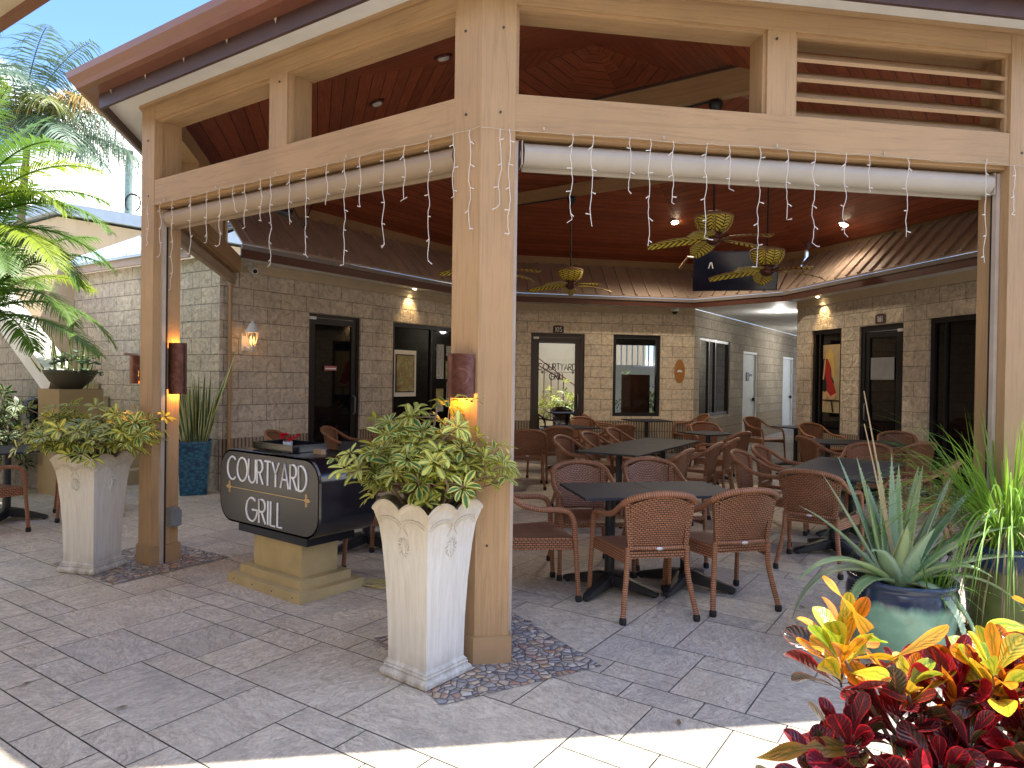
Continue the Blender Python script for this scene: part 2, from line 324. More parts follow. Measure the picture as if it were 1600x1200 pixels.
def m_notice():
    t = NT('printed_notice', .5, .4); uv = t.coord('UV'); s = t.sep(uv)
    line = t.math('GREATER_THAN', t.math('FRACT', t.math('MULTIPLY', s[1], 26)), .5); n = t.noise(t.coord('UV', (60, 26, 1)), 1, 2)
    t.color(t.mix(t.math('MULTIPLY', line, t.math('GREATER_THAN', n, .47)), (.50, .50, .48), (.12, .12, .12))); return t.m
MT['notice'] = m_notice()

# ------------------------------------------------------------------ mesh builder
class M:
    def __init__(s): s.v = []; s.f = []; s.uv = []; s.mi = []; s.mats = []; s.cur = 0; s.sm = []; s.smooth = False; s.tint = []; s.ct = (1, 1, 1)
    def mat(s, m):
        m = MT[m] if isinstance(m, str) else m
        if m not in s.mats: s.mats.append(m)
        s.cur = s.mats.index(m); return s
    def face(s, pts, uvs=None):
        i = len(s.v); s.v += [tuple(p) for p in pts]; s.f.append(tuple(range(i, i + len(pts))))
        s.addf(pts, uvs)
    def addf(s, pts, uvs):
        if uvs is None:
            p0, p1, p2 = V(pts[0]), V(pts[1]), V(pts[2]); a = (p1 - p0)
            a = a.normalized() if a.length > 1e-9 else V((1, 0, 0)); n = a.cross(p2 - p0)
            n = n.normalized() if n.length > 1e-12 else V((0, 0, 1)); b = n.cross(a)
            uvs = [((V(p) - p0).dot(a), (V(p) - p0).dot(b)) for p in pts]
        s.uv.append(uvs); s.mi.append(s.cur); s.sm.append(s.smooth); s.tint.append(s.ct)
    def grid(s, rows, uvs=None, closed=False):
        """rows of points -> shared-vertex quads"""
        i0 = len(s.v); n = len(rows[0])
        for r in rows: s.v += [tuple(p) for p in r]
        for a in range(len(rows) - 1):
            for b in range(n if closed else n - 1):
                c = (b + 1) % n; q = (i0 + a * n + b, i0 + a * n + c, i0 + (a + 1) * n + c, i0 + (a + 1) * n + b); s.f.append(q)
                if uvs: 
                    c2 = b + 1
                    s.addf([s.v[k] for k in q], [uvs[a][b], uvs[a][c2], uvs[a + 1][c2], uvs[a + 1][b]])
                else: s.addf([s.v[k] for k in q], None)
    def frame(s, o, ex, ey, ez, sx, sy, sz):
        """box: corner-less; o centre, axes, full sizes. u runs along the longest edge"""
        o = V(o); ex = V(ex).normalized(); ey = V(ey).normalized(); ez = V(ez).normalized()
        L = [(ex, sx), (ey, sy), (ez, sz)]
        long = max(range(3), key=lambda k: L[k][1])
        for ax in range(3):
            for sg in (-1, 1):
                n, d = L[ax]; a, b = [k for k in range(3) if k != ax]
                c = o + n * (sg * d / 2); A, da = L[a]; B, db = L[b]
                P = [c - A * da / 2 - B * db / 2, c + A * da / 2 - B * db / 2, c + A * da / 2 + B * db / 2, c - A * da / 2 + B * db / 2]
                U = [(-da / 2, -db / 2), (da / 2, -db / 2), (da / 2, db / 2), (-da / 2, db / 2)]
                if b == long: U = [(y, x) for x, y in U]
                U = [(x + o.x * .7 + o.z, y + o.y * .7) for x, y in U]
                if (A.cross(B)).dot(n) * sg < 0: P.reverse(); U.reverse()
                s.face(P, U)
        return s
    def box(s, x, y, z, sx, sy, sz, rot=0):
        c, d = cos(radians(rot)), sin(radians(rot))
        return s.frame((x, y, z), (c, d, 0), (-d, c, 0), (0, 0, 1), sx, sy, sz)
    def bar(s, p, q, w_, h_, up=(0, 0, 1), ext=0):
        p, q = V(p), V(q); d = (q - p); L = d.length + 2 * ext; d.normalize(); side = V(up).cross(d)
        if side.length < 1e-6: side = V((1, 0, 0))
        side.normalize(); u = d.cross(side); return s.frame((p + q) / 2, d, side, u, L, w_, h_)
    def tube(s, pts, r, n=8, closed_ends=True, vs=1.0):
        pts = [V(p) for p in pts]; rs = r if isinstance(r, (list, tuple)) else [r] * len(pts)
        t0 = (pts[1] - pts[0]).normalized(); ref = V((0, 0, 1)) if abs(t0.z) < .9 else V((1, 0, 0)); nrm = (ref - t0 * ref.dot(t0)).normalized()
        rows = []; uv = []; L = 0; sm = s.smooth; s.smooth = True
        for i, p in enumerate(pts):
            t = (pts[min(i + 1, len(pts) - 1)] - pts[max(i - 1, 0)])
            t = t.normalized() if t.length > 1e-9 else t0
            nrm = nrm - t * nrm.dot(t); nrm.normalize(); b = t.cross(nrm)
            if i: L += (p - pts[i - 1]).length
            rows.append([p + (nrm * cos(2 * pi * k / n) + b * sin(2 * pi * k / n)) * rs[i] for k in range(n)])
            uv.append([(2 * pi * k / n * .03, L * vs) for k in range(n + 1)])
        s.grid(rows, uv, True); s.smooth = False
        if closed_ends: s.face(list(reversed(rows[0]))); s.face(rows[-1])
        s.smooth = sm; return s
    def lathe(s, prof, o=(0, 0, 0), n=24, sq=None, rot=0):
        """prof: (r, z); sq: superellipse exponent for square-ish"""
        rows = []; uv = []; sm = s.smooth; s.smooth = True; L = 0
        for i, (r, z) in enumerate(prof):
            if i: L += hypot(r - prof[i - 1][0], z - prof[i - 1][1])
            rows.append([(o[0] + r * cos(2 * pi * k / n), o[1] + r * sin(2 * pi * k / n), o[2] + z) for k in range(n)])
            uv.append([(k / n * 2 * pi * max(r, .05), L) for k in range(n + 1)])
        s.grid(rows, uv, True); s.smooth = sm; return s
    def prism(s, poly, z0, z1, caps=True):
        n = len(poly); A = sum(poly[i][0] * poly[(i + 1) % n][1] - poly[(i + 1) % n][0] * poly[i][1] for i in range(n))
        if A < 0: poly = list(reversed(poly))
        L = 0
        for i in range(n):
            a, b = poly[i], poly[(i + 1) % n]; d = hypot(b[0] - a[0], b[1] - a[1])
            s.face([(a[0], a[1], z0), (b[0], b[1], z0), (b[0], b[1], z1), (a[0], a[1], z1)], [(z0, L), (z0, L + d), (z1, L + d), (z1, L)]); L += d
        if caps:
            s.face([(p[0], p[1], z1) for p in poly]); s.face([(p[0], p[1], z0) for p in reversed(poly)])
        return s
    def build(s, name, parent=None, mat=None, local=False, origin=None):
        """parent given: vertices are world coords unless local. top level: origin at base centre"""
        if mat: 
            s.mats = [MT[mat] if isinstance(mat, str) else mat] if not s.mats else s.mats
        vs = s.v; loc = V((0, 0, 0))
        if parent is not None and not local:
            inv = parent['_mw'] if False else world_of(parent).inverted(); vs = [tuple(inv @ V(p)) for p in vs]
        elif parent is None:
            if origin is None:
                xs = [p[0] for p in vs]; ys = [p[1] for p in vs]; zs = [p[2] for p in vs]
                loc = V(((min(xs) + max(xs)) / 2, (min(ys) + max(ys)) / 2, min(zs)))
            else: loc = V(origin)
            vs = [(p[0] - loc.x, p[1] - loc.y, p[2] - loc.z) for p in vs]
        me = bpy.data.meshes.new(name); me.from_pydata(vs, [], s.f)
        for m in s.mats: me.materials.append(m)
        uvl = me.uv_layers.new(name='UVMap').data; k = 0; flat = []
        for u in s.uv:
            for a in u: flat += [a[0], a[1]]
        uvl.foreach_set('uv', flat)
        me.polygons.foreach_set('material_index', s.mi); me.polygons.foreach_set('use_smooth', s.sm)
        if any(t != (1, 1, 1) for t in s.tint):
            at = me.attributes.new('tint', 'FLOAT_COLOR', 'CORNER'); fl = []
            for u, t in zip(s.uv, s.tint): fl += [t[0], t[1], t[2], 1.0] * len(u)
            at.data.foreach_set('color', fl)
        else:
            pass
        me.update()
        o = bpy.data.objects.new(name, me); col.objects.link(o); o.location = loc
        if parent is not None: o.parent = parent
        return o
def world_of(o):
    m = Matrix.LocRotScale(o.location, o.rotation_euler, o.scale)
    return world_of(o.parent) @ m if o.parent else m
def thing(name, label, cat, loc=(0, 0, 0), rz=0, group=None):
    o = bpy.data.objects.new(name, None); col.objects.link(o); o.location = loc; o.rotation_euler = (0, 0, radians(rz)); o.empty_display_size = .1
    return tag(o, label, cat, group)
def tag(o, label, cat, group=None):
    o['label'] = label; o['category'] = cat
    if group: o['group'] = group
    return o
def struct(o, label=None, kind='structure'):
    o['kind'] = kind
    if label: o['label'] = label
    return o
def clone(root, loc, rz, label=None):
    r = root.copy(); col.objects.link(r); r.location = loc; r.rotation_euler = (0, 0, radians(rz))
    if label: r['label'] = label
    for ch in list(root.children):
        c = ch.copy(); col.objects.link(c); c.parent = r
        for g in list(ch.children):
            d = g.copy(); col.objects.link(d); d.parent = c
    return r
def D(a): return V((sin(radians(a)), cos(radians(a)), 0))   # bearing from +Y towards +X

# strokes for lettering -------------------------------------------------------
def arc(cx, cy, rx, ry, a0, a1, n=14): return [(cx + rx * cos(radians(a0 + (a1 - a0) * i / n)), cy + ry * sin(radians(a0 + (a1 - a0) * i / n))) for i in range(n + 1)]
GL = {'C': (.78, [arc(.45, .5, .45, .5, 50, 310)]), 'O': (.92, [arc(.46, .5, .46, .5, 0, 360, 22)]),
 'U': (.62, [[(0, 1), (0, .3)] + arc(.3, .3, .3, .3, 180, 360, 10) + [(.6, 1)]]),
 'R': (.52, [[(0, 0), (0, 1), (.22, 1)] + arc(.22, .74, .26, .26, 90, -90, 8) + [(0, .48)], [(.2, .48), (.52, 0)]]),
 'T': (.52, [[(0, 1), (.52, 1)], [(.26, 1), (.26, 0)]]), 'Y': (.56, [[(0, 1), (.28, .5), (.56, 1)], [(.28, .5), (.28, 0)]]),
 'A': (.66, [[(0, 0), (.33, 1), (.66, 0)], [(.12, .35), (.54, .35)]]), 'D': (.62, [[(0, 0), (0, 1), (.15, 1)] + arc(.15, .5, .47, .5, 90, -90, 12) + [(0, 0)]]),
 'G': (.86, [arc(.45, .5, .45, .5, 50, 360) + [(.5, .5)]]), 'I': (.02, [[(0, 1), (0, 0)]]), 'L': (.34, [[(0, 1), (0, 0), (.34, 0)]]),
 '1': (.12, [[(0, .85), (.12, 1), (.12, 0)]]), '0': (.5, [arc(.25, .5, .25, .5, 0, 360, 16)]), '5': (.45, [[(.42, 1), (.08, 1), (.05, .56)] + arc(.2, .32, .25, .31, 110, -130, 10)]),
 '6': (.48, [arc(.24, .3, .24, .3, 0, 360, 14), [(.02, .36), (.36, 1)]]), ' ': (.3, []),
 'H': (.5, [[(0, 0), (0, 1)], [(.5, 0), (.5, 1)], [(0, .5), (.5, .5)]]), 'P': (.48, [[(0, 0), (0, 1), (.22, 1)] + arc(.22, .74, .26, .26, 90, -90, 8) + [(0, .48)]])}
def text(m, s, o, right, up, h, r, gap=.16, wscale=1.0, center=False):
    right = V(right); up = V(up); o = V(o); tot = sum(GL[c][0] * wscale + gap for c in s) - gap
    x = -tot / 2 if center else 0
    for c in s:
        wd, st = GL[c]
        for path in st: m.tube([o + right * ((x + px * wscale) * h) + up * (py * h) for px, py in path], r, 5)
        x += wd * wscale + gap
    return tot * h

# ------------------------------------------------------------------ layout constants
P0 = V((-.179, 3.612, 0)); LA = 3.32; LB = 3.31
L1 = P0 + D(-56) * LA; R1 = P0 + D(81) * LB
W0 = V((-3.69, 8.87, 0)); C1 = V((-.57, 13.49, 0)); C2 = V((3.74, 14.33, 0)); C3 = V((5.21, 12.73, 0)); RE = C3 + D(169) * 7.2
RC = V((6.02, 8.25, 0))          # where the right side of the pavilion meets the right wing
APEX = V((.95, 8.6, 5.62))

def miter(chain, off, z):
    """chain of points walked clockwise seen from above with 'outward' on its left side; offset outward"""
    out = []
    n = len(chain)
    nr = []
    for i in range(n - 1):
        d = (chain[i + 1] - chain[i]).normalized(); nr.append(V((d.y, -d.x, 0)))
    for i, p in enumerate(chain):
        a = nr[max(i - 1, 0)]; b = nr[min(i, n - 2)]
        out.append(V((p.x, p.y, z)) + (a + b) / (1 + a.dot(b)) * off)
    return out
def sweep(m, chain, prof, closed=True):
    cols = [miter(chain, o, z) for o, z in prof]; k = len(prof)
    for j in range(k if closed else k - 1):
        a, b = cols[j], cols[(j + 1) % k]; L = 0; hv = hypot(prof[j][0] - prof[(j + 1) % k][0], prof[j][1] - prof[(j + 1) % k][1])
        for i in range(len(chain) - 1):
            d = (chain[i + 1] - chain[i]).length
            m.face([a[i], a[i + 1], b[i + 1], b[i]], [(L, j * .3), (L + d, j * .3), (L + d, j * .3 + hv), (L, j * .3 + hv)]); L += d
    if closed:
        for e in (0, -1): m.face([c[e] for c in cols])
    return m

# ------------------------------------------------------------------ ground
g = M(); g.mat('joint'); g.face([(-60, -60, -.012), (60, -60, -.012), (60, 60, -.012), (-60, 60, -.012)])
struct(g.build('ground'), 'dark jointed ground under the slate patterned paving')

ux, uy = D(124), D(34)
rt = random.Random(3); cell = .182; NX, NY = 98, 104
occ = [[False] * NY for _ in range(NX)]; g = M(); g.mat('tile'); go = V((-8.5, 6.5, 0)) 
SZ = [(4, 3), (3, 3), (3, 2), (2, 3), (3, 4), (4, 2), (2, 4), (4, 3), (5, 3), (3, 5), (2, 2)]; SM = [(2, 1), (1, 2), (1, 3), (3, 1)]
for i in range(NX):
    for j in range(NY):
        if occ[i][j]: continue
        opts = SZ[:]; rt.shuffle(opts); opts += [(2, 2)] + SM + [(1, 1)]
        for a, b in opts:
            if i + a > NX or j + b > NY: continue
            if any(occ[i + x][j + y] for x in range(a) for y in range(b)): continue
            break
        for x in range(a):
            for y in range(b): occ[i + x][j + y] = True
        c0 = go + ux * (i - 38) * cell + uy * (j - 51) * cell + V((0, 0, 0))
        cc = c0 + ux * a * cell / 2 + uy * b * cell / 2
        if cc.y < -.3 or cc.y > 22 or abs(cc.x) > 12: continue
        gp = .0032; P = [c0 + ux * (x + (gp if x == 0 else -gp)) + uy * (y + (gp if y == 0 else -gp)) for x, y in ((0, 0), (a * cell, 0), (a * cell, b * cell), (0, b * cell))]
        t_ = rt.random(); g.ct = (t_, t_, t_); ou, ov = rt.uniform(0, 40), rt.uniform(0, 40); w_, h_ = a * cell, b * cell
        U = [(ou, ov), (ou + w_, ov), (ou + w_, ov + h_), (ou, ov + h_)]
        if rt.random() < .5: U = [(v_ + 50, u_) for u_, v_ in U]
        an = rt.uniform(-.5, .5); U = [(u_ * cos(an) - v_ * sin(an), u_ * sin(an) + v_ * cos(an)) for u_, v_ in U]
        P.reverse(); U.reverse(); 
        if (P[1] - P[0]).cross(P[2] - P[0]).z < 0: P.reverse(); U.reverse()
        g.face(P, U)
struct(g.build('patio_paving', origin=(0, 0, 0)), 'grey and buff stamped slate paving laid in mixed rectangles')

def patch(c, bear, a, b):
    g = M(); g.mat('pebble'); x, y = D(bear) * a / 2, D(bear + 90) * b / 2
    pts = [c + x + y, c + x - y, c - x - y, c - x + y]; g.face([(p.x, p.y, .004) for p in pts])
    return g
for c, be in ((P0 + D(14) * .17, 15), (L1 + D(12) * .05, -12), (R1 + D(-10) * .1, -10)):
    p = patch(c, be + 45, .92, .92); 
    if (V(p.v[1]) - V(p.v[0])).cross(V(p.v[2]) - V(p.v[0])).z < 0: p.v.reverse()
    struct(p.build('pebble_paving'), 'square of mixed river pebbles set round the foot of a post')

# ------------------------------------------------------------------ pavilion
pav = thing('pavilion', 'tan timber pavilion with open clerestory and dark red plank ceiling over the dining tables', 'pavilion', (P0.x, P0.y, 0))
PW, PT = .18, .22
def post_poly(X, d1, i1, d2, i2, w1, w2, t, grow=0):
    bis = (i1 + i2).normalized(); hs = bis.dot(i1); X = X - bis * grow
    return [(p.x, p.y) for p in (X, X + d1 * w1, X + d1 * w1 + i1 * t, X + bis * (t / hs), X + d2 * w2 + i2 * t, X + d2 * w2)]
POSTS = [(P0, D(-56), D(34), D(81), D(-9)), (L1, D(-11), D(79), D(124), D(34)), (R1, D(-99), D(-9), D(35), D(-55))]
for X, d1, i1, d2, i2 in POSTS:
    m = M().mat('trim'); m.prism(post_poly(X, d1, i1, d2, i2, PW, PW, PT), 0, 3.598); po = m.build('post', pav)
    m = M().mat('trim_plain'); m.prism(post_poly(X, d1, i1, d2, i2, PW + .022, PW + .022, PT + .03, .016), 0, .145); m.build('base_trim', po)
def facade(P, d, inn, L, mull, louver=None, z=True, name='clerestory_frame'):
    m = M().mat('trim'); F0 = inn * .004
    def board(s0, s1, z0, z1, off=.004, th=.2):
        c = P + d * ((s0 + s1) / 2) + inn * (off + th / 2); m.frame((c.x, c.y, (z0 + z1) / 2), d, inn, (0, 0, 1), s1 - s0, th, z1 - z0)
    a, b = PW - .0, L - PW
    board(a, b, 2.79, 2.982, .003, .212); board(a, b, 3.45, 3.597, .003, .212)
    for s0, s1 in mull: board(s0, s1, 2.982, 3.45, .006, .20)
    # stop beads round each opening, set back from the face
    ed = [a] + [x for mm in mull for x in mm] + [b]
    for k in range(0, len(ed), 2):
        s0, s1 = ed[k], ed[k + 1]
        board(s0, s1, 3.432, 3.45, .024, .03); board(s0, s0 + .018, 2.982, 3.432, .024, .03); board(s1 - .018, s1, 2.982, 3.432, .024, .03)
    board(a, b, 2.774, 2.79, .03, .15)
    o = m.build('frame', pav)
    m = M().mat('trim_plain'); c0 = P - inn * .012; c1 = P + d * L - inn * .012
    m.bar((c0.x, c0.y, 3.582), (c1.x, c1.y, 3.582), .022, .035); m.build('cornice', pav)
    if louver:
        for k, zz in enumerate((3.36, 3.25, 3.14, 3.03)):
            m = M().mat('trim_plain'); c = P + d * ((louver[0] + louver[1]) / 2) + inn * .10
            up = (V((0, 0, 1)) * cos(radians(55)) + inn * sin(radians(55))); nn = up.cross(d)
            m.frame((c.x, c.y, zz), d, up, nn, louver[1] - louver[0] - .012, .185, .02); m.build('louver_slat', pav)
facade(P0, D(-56), D(34), LA, [(1.57, 1.75)])
facade(P0, D(81), D(-9), LB, [(1.59, 1.76)], (1.76, 3.13))
LC = (W0 - L1).length - .02; dC = (W0 - L1).normalized(); iC = V((dC.y, -dC.x, 0))
facade(L1, dC, iC, LC + .1, [(1.0, 1.16), (2.2, 2.36)])
dR = (RC - R1).normalized(); iR = V((-dR.y, dR.x, 0)); LR = (RC - R1).length
facade(R1, dR, iR, LR + .1, [(1.6, 1.76), (3.3, 3.48)])
RM = R1 + dR * 3.3
m = M().mat('trim'); m.frame((RM + iR * .11 + V((0, 0, 1.39))), dR, iR, (0, 0, 1), .2, .2, 2.78); m.build('post', pav)
for P, d, inn, L_b in ((P0, D(-56), D(34), LA), (P0, D(81), D(-9), LB)):
    for s_, z_ in ((.11, 3.32), (.10, 2.88), (L_b - .09, 3.30), (L_b - .10, 2.87), (1.64, 3.40), (.06, .62)):
        c = P + d * s_ - inn * .003; m = M().mat('bronze_frame'); m.tube([V((c.x, c.y, z_)) + inn * .004, V((c.x, c.y, z_)) - inn * .002], .007, 8); m.build('bolt', pav)
# shade guide tracks on the jambs
for P, d, inn, s, mt in ((P0, D(-56), D(34), PW + .012, 'galv'), (P0, D(-56), D(34), LA - PW - .012, 'galv'), (P0, D(81), D(-9), PW + .014, 'galv'), (P0, D(81), D(-9), LB - PW - .014, 'galv'), (L1, dC, iC, PW + .012, 'galv')):
    m = M().mat(mt); c = P + d * s + inn * .075; m.frame((c.x, c.y, 1.38), d, inn, (0, 0, 1), .024, .03, 2.76); m.mat('rubber'); c2 = c + inn * .024; m.frame((c2.x, c2.y, 1.38), d, inn, (0, 0, 1), .014, .018, 2.76)
    m.build('shade_track', pav)
chain = [W0 - dC * -.25, L1, P0, R1, RC + dR * .3]     # outside on the left -> need outward normals
oc = list(reversed(chain))
test = miter(oc, 1, 0); 
if (test[2] - P0).y > 0: oc = chain
m = M().mat('soffit'); sweep(m, oc, [(0, 3.60), (0, 3.585), (.262, 3.565), (.262, 3.60)]); m.build('soffit', pav)
m = M().mat('dark_fascia'); sweep(m, oc, [(.25, 3.50), (.272, 3.50), (.272, 3.70), (.25, 3.70)]); m.build('fascia', pav)
m = M().mat('brown_metal'); sweep(m, oc, [(.274, 3.605), (.375, 3.600), (.41, 3.612), (.425, 3.64), (.465, 3.675), (.475, 3.715), (.455, 3.718), (.45, 3.69), (.28, 3.68), (.274, 3.71)]); gu = m.build('gutter', pav)
for k in range(7):
    m = M().mat('frieze'); c = P0 + D(-56) * (.35 + k * .48) - D(34) * .285 + V((0, 0, 3.60)); a, b = c + D(-56) * .012, c - D(-56) * .012; m.face([a, b, a + V((0, 0, -.028)) - D(34) * -.012]); m.face([b, a, a + V((0, 0, -.028)) - D(34) * .03]); m.build('hanger', gu)
# roof: outer skin and inner plank ceiling
bch = [W0, C1, C2, C3, RC]
bo = bch if (miter(bch, 1, 0)[1] - C1).y > 0 else None
def outw(chain, off, z):
    r = miter(chain, off, z)
    k = len(chain) // 2
    if (r[k] - V((chain[k].x, chain[k].y, z))).dot(chain[k] - V((APEX.x, APEX.y, 0))) < 0: r = miter(chain, -off, z)
    return r
SG = 1 if (miter(bch, 1, 0)[1] - C1).dot(C1 - V((APEX.x, APEX.y, 0))) > 0 else -1
def bsweep(m, prof, ch=None, closed=True): return sweep(m, ch or bch, [(o * SG, z) for o, z in prof], closed)
inner = [V((p.x, p.y, 3.61)) + q * .02 for p, q in ((L1, D(30)), (P0, D(12)), (R1, D(-30)))]
ring = outw(bch, .27, 3.93); wall_ring = ring[:]
ring = [V((W0.x, W0.y, 3.75))] + ring[1:-1] + [V((RC.x, RC.y, 3.72))] + [inner[2], inner[1], inner[0]]
ring[0] = outw(bch, .27, 3.93)[0]; 
m = M().mat('ceiling')
for i in range(len(ring)):
    a, b = ring[i], ring[(i + 1) % len(ring)]; d = (b - a).normalized(); n = (APEX - a) - d * (APEX - a).dot(d); hh = n.length
    m.face([a, APEX, b], [(0, 0), ((APEX - a).dot(d), hh), ((b - a).length, 0)])
m.build('ceiling', pav)
fr = miter(oc, .42, 3.71); fr = fr if fr[0].x < fr[-1].x else list(reversed(fr))     # left..right along the front
outer = fr[1:-1][::-1]
back = outw(bch, 4.0, 4.6)  # roof carried over the buildings, out of view, to keep sun from leaking in
rr_ = [fr[0] + V((-.3, .3, .25))] + back[1:-1] + [fr[-1] + V((.5, .3, .25))] + outer
A2 = APEX + V((0, 0, .28)); m = M().mat('roof')
for i in range(len(rr_)):
    m.face([rr_[i], rr_[(i + 1) % len(rr_)], A2])
m.build('roof', pav)
# tie beams with the conduit that feeds the fans
bd = D(-56); bc = V((2.14, 7.4, 4.62))
m = M().mat('trim'); m.bar(bc - bd * 1.6, bc + bd * 3.0, .10, .27); m.mat('dark_fascia'); m.bar(bc - bd * 1.6 + V((0, 0, .15)), bc + bd * 3.0 + V((0, 0, .15)), .14, .03)
m.build('tie_beam', pav)
m = M().mat('trim'); b2 = V((.9, 11.0, 4.47)); m.bar(b2 - bd * 2.0, b2 + bd * 3.4, .10, .18); m.build('tie_beam', pav)
m = M().mat('black_iron'); m.tube([bc - bd * -.1 + V((0, -.02, -.155)), bc + bd * 1.5 + V((0, 0, -.155))], .012); m.build('conduit', pav); m = M().mat('black_iron'); m.tube([b2 + V((0, -.02, -.11)), b2 + bd * 2.6 + V((0, 0, -.11))], .012); m.build('conduit', pav)
# crossing beam seen through the left clerestory
b3a = V((-2.9, 8.2, 3.72)); b3b = V((-2.2, 6.2, 3.5))

# ------------------------------------------------------------------ stone buildings
def wall(m, P, bear, L, z1, ops, mat, th=.16, inn=None, base='flute', zb=.654, s0=0):
    d = D(bear); n = inn if inn is not None else D(bear + 90)      # n points to the courtyard
    ss = sorted(set([s0, L] + [x for o in ops for x in o[:2]])); zz = sorted(set([0, z1] + ([zb] if base else []) + [x for o in ops for x in o[2:4]]))
    for a, b in zip(ss, ss[1:]):
        for c, e in zip(zz, zz[1:]):
            sm, zm = (a + b) / 2, (c + e) / 2
            if any(o[0] < sm < o[1] and o[2] < zm < o[3] for o in ops): continue
            m.mat(base if base and zm < zb else mat)
            q = [P + d * a, P + d * b]; pts = [(q[0].x, q[0].y, c), (q[1].x, q[1].y, c), (q[1].x, q[1].y, e), (q[0].x, q[0].y, e)]; uv = [(a, c), (b, c), (b, e), (a, e)]
            if (V(pts[1]) - V(pts[0])).cross(V(pts[2]) - V(pts[0])).dot(n) < 0: pts.reverse(); uv.reverse()
            m.face(pts, uv)
    m.mat(mat)
    for o in ops:   # reveals
        for s in (o[0], o[1]):
            q = P + d * s; r = q - n * th; m.face([(q.x, q.y, o[2]), (r.x, r.y, o[2]), (r.x, r.y, o[3]), (q.x, q.y, o[3])], [(0, o[2]), (th, o[2]), (th, o[3]), (0, o[3])])
        for z in ([o[2]] if o[2] > .02 else []) + [o[3]]:
            a, b = P + d * o[0], P + d * o[1]; m.face([(a.x, a.y, z), (b.x, b.y, z), (b.x - n.x * th, b.y - n.y * th, z), (a.x - n.x * th, a.y - n.y * th, z)], [(o[0], 0), (o[1], 0), (o[1], th), (o[0], th)])
def wbox(m, P, bear, s0, s1, z0, z1, o0, o1, n=None):
    """box on a wall plane; o0..o1 = distance behind the wall face (negative = proud)"""
    d = D(bear); n = n if n is not None else D(bear + 90); c = P + d * ((s0 + s1) / 2) - n * ((o0 + o1) / 2)
    m.frame((c.x, c.y, (z0 + z1) / 2), d, n, (0, 0, 1), s1 - s0, abs(o1 - o0), z1 - z0)
def unit(bld, P, bear, s0, s1, z0, z1, kind='window', fm='black_frame', gm='dark_glass', fw=.07, mull=(), name=None, label=None, n=None, handle=None):
    m = M().mat(fm); lo = z0
    wbox(m, P, bear, s0, s1, z1 - fw, z1, .03, .12, n); wbox(m, P, bear, s0, s0 + fw, lo, z1 - fw, .032, .12, n); wbox(m, P, bear, s1 - fw, s1, lo, z1 - fw, .032, .12, n)
    if kind == 'window': wbox(m, P, bear, s0 + fw, s1 - fw, z0, z0 + fw, .034, .12, n)
    o = m.build(name or kind, bld)
    if label: o['label'] = label
    if kind == 'window':
        for q in mull:
            m = M().mat(fm); wbox(m, P, bear, q - .02, q + .02, z0 + fw, z1 - fw, .04, .11, n); m.build('mullion', o)
        m = M().mat(gm); wbox(m, P, bear, s0 + fw, s1 - fw, z0 + fw, z1 - fw, .07, .078, n); m.build('pane', o)
    else:
        a, b = s0 + fw + .005, s1 - fw - .005; t = z1 - fw - .005; st = .09
        m = M().mat(fm); wbox(m, P, bear, a, a + st, .01, t, .045, .09, n); wbox(m, P, bear, b - st, b, .01, t, .045, .09, n); wbox(m, P, bear, a + st, b - st, t - st, t, .047, .09, n); wbox(m, P, bear, a + st, b - st, .01, .26, .047, .09, n)
        m.build('leaf', o)
        m = M().mat(gm); wbox(m, P, bear, a + st, b - st, .26, t - st, .065, .072, n); m.build('pane', o)
        hs = b - st / 2 if handle != 'L' else a + st / 2; nn = n if n is not None else D(bear + 90)
        m = M().mat('grey_plastic'); h0 = P + D(bear) * hs - nn * .045; h1 = h0 + nn * .05
        m.tube([(h0.x, h0.y, 1.18), (h1.x, h1.y, 1.16), (h1.x, h1.y, .92), (h0.x, h0.y, .90)], .011); m.build('handle', o)
        m = M().mat('white_metal'); ht = s0 + fw if handle != 'L' else s1 - fw
        wbox(m, P, bear, ht - .03, ht + .08, t - .03, t + .01, -.0, .03, n); m.build('closer', o)
    return o
rest = thing('stone_restaurant_building', 'pale split block restaurant building with black door and ribbed taupe awning', 'building', (W0.x, W0.y, 0))
ns = D(124)
# left wing wall (faces bearing 124)
m = M(); wall(m, W0, 34, 5.56, 2.97, [(1.36, 2.36, 0, 2.39), (3.08, 4.95, .5, 2.39)], 'block', .14, ns); m.build('wall', rest)
m = M(); wall(m, C1, 79, 4.40, 2.97, [(.95, 2.05, 0, 2.39), (2.65, 3.66, .75, 2.40)], 'block_smooth', .14, D(169)); m.build('wall', rest)
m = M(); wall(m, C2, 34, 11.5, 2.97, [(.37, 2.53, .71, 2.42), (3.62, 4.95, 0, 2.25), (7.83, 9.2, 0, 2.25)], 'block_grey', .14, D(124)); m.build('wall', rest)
unit(rest, W0, 34, 1.36, 2.36, 0, 2.39, 'door', fw=.05, n=ns, label='black door with a small pink notice')
unit(rest, W0, 34, 3.08, 4.95, .5, 2.39, 'window', mull=(4.1,), n=ns, label='black window with posters and notices')
d1 = unit(rest, C1, 79, .95, 2.05, 0, 2.39, 'door', 'bronze_frame', 'clear_glass', fw=.08, n=D(169), label='bronze framed glass door with lettering')
unit(rest, C1, 79, 2.65, 3.66, .75, 2.40, 'window', 'black_frame', 'clear_glass', n=D(169))
unit(rest, C2, 34, .37, 2.53, .71, 2.42, 'window', 'black_frame', 'mirror_glass', mull=(1.1, 1.55), n=D(124))
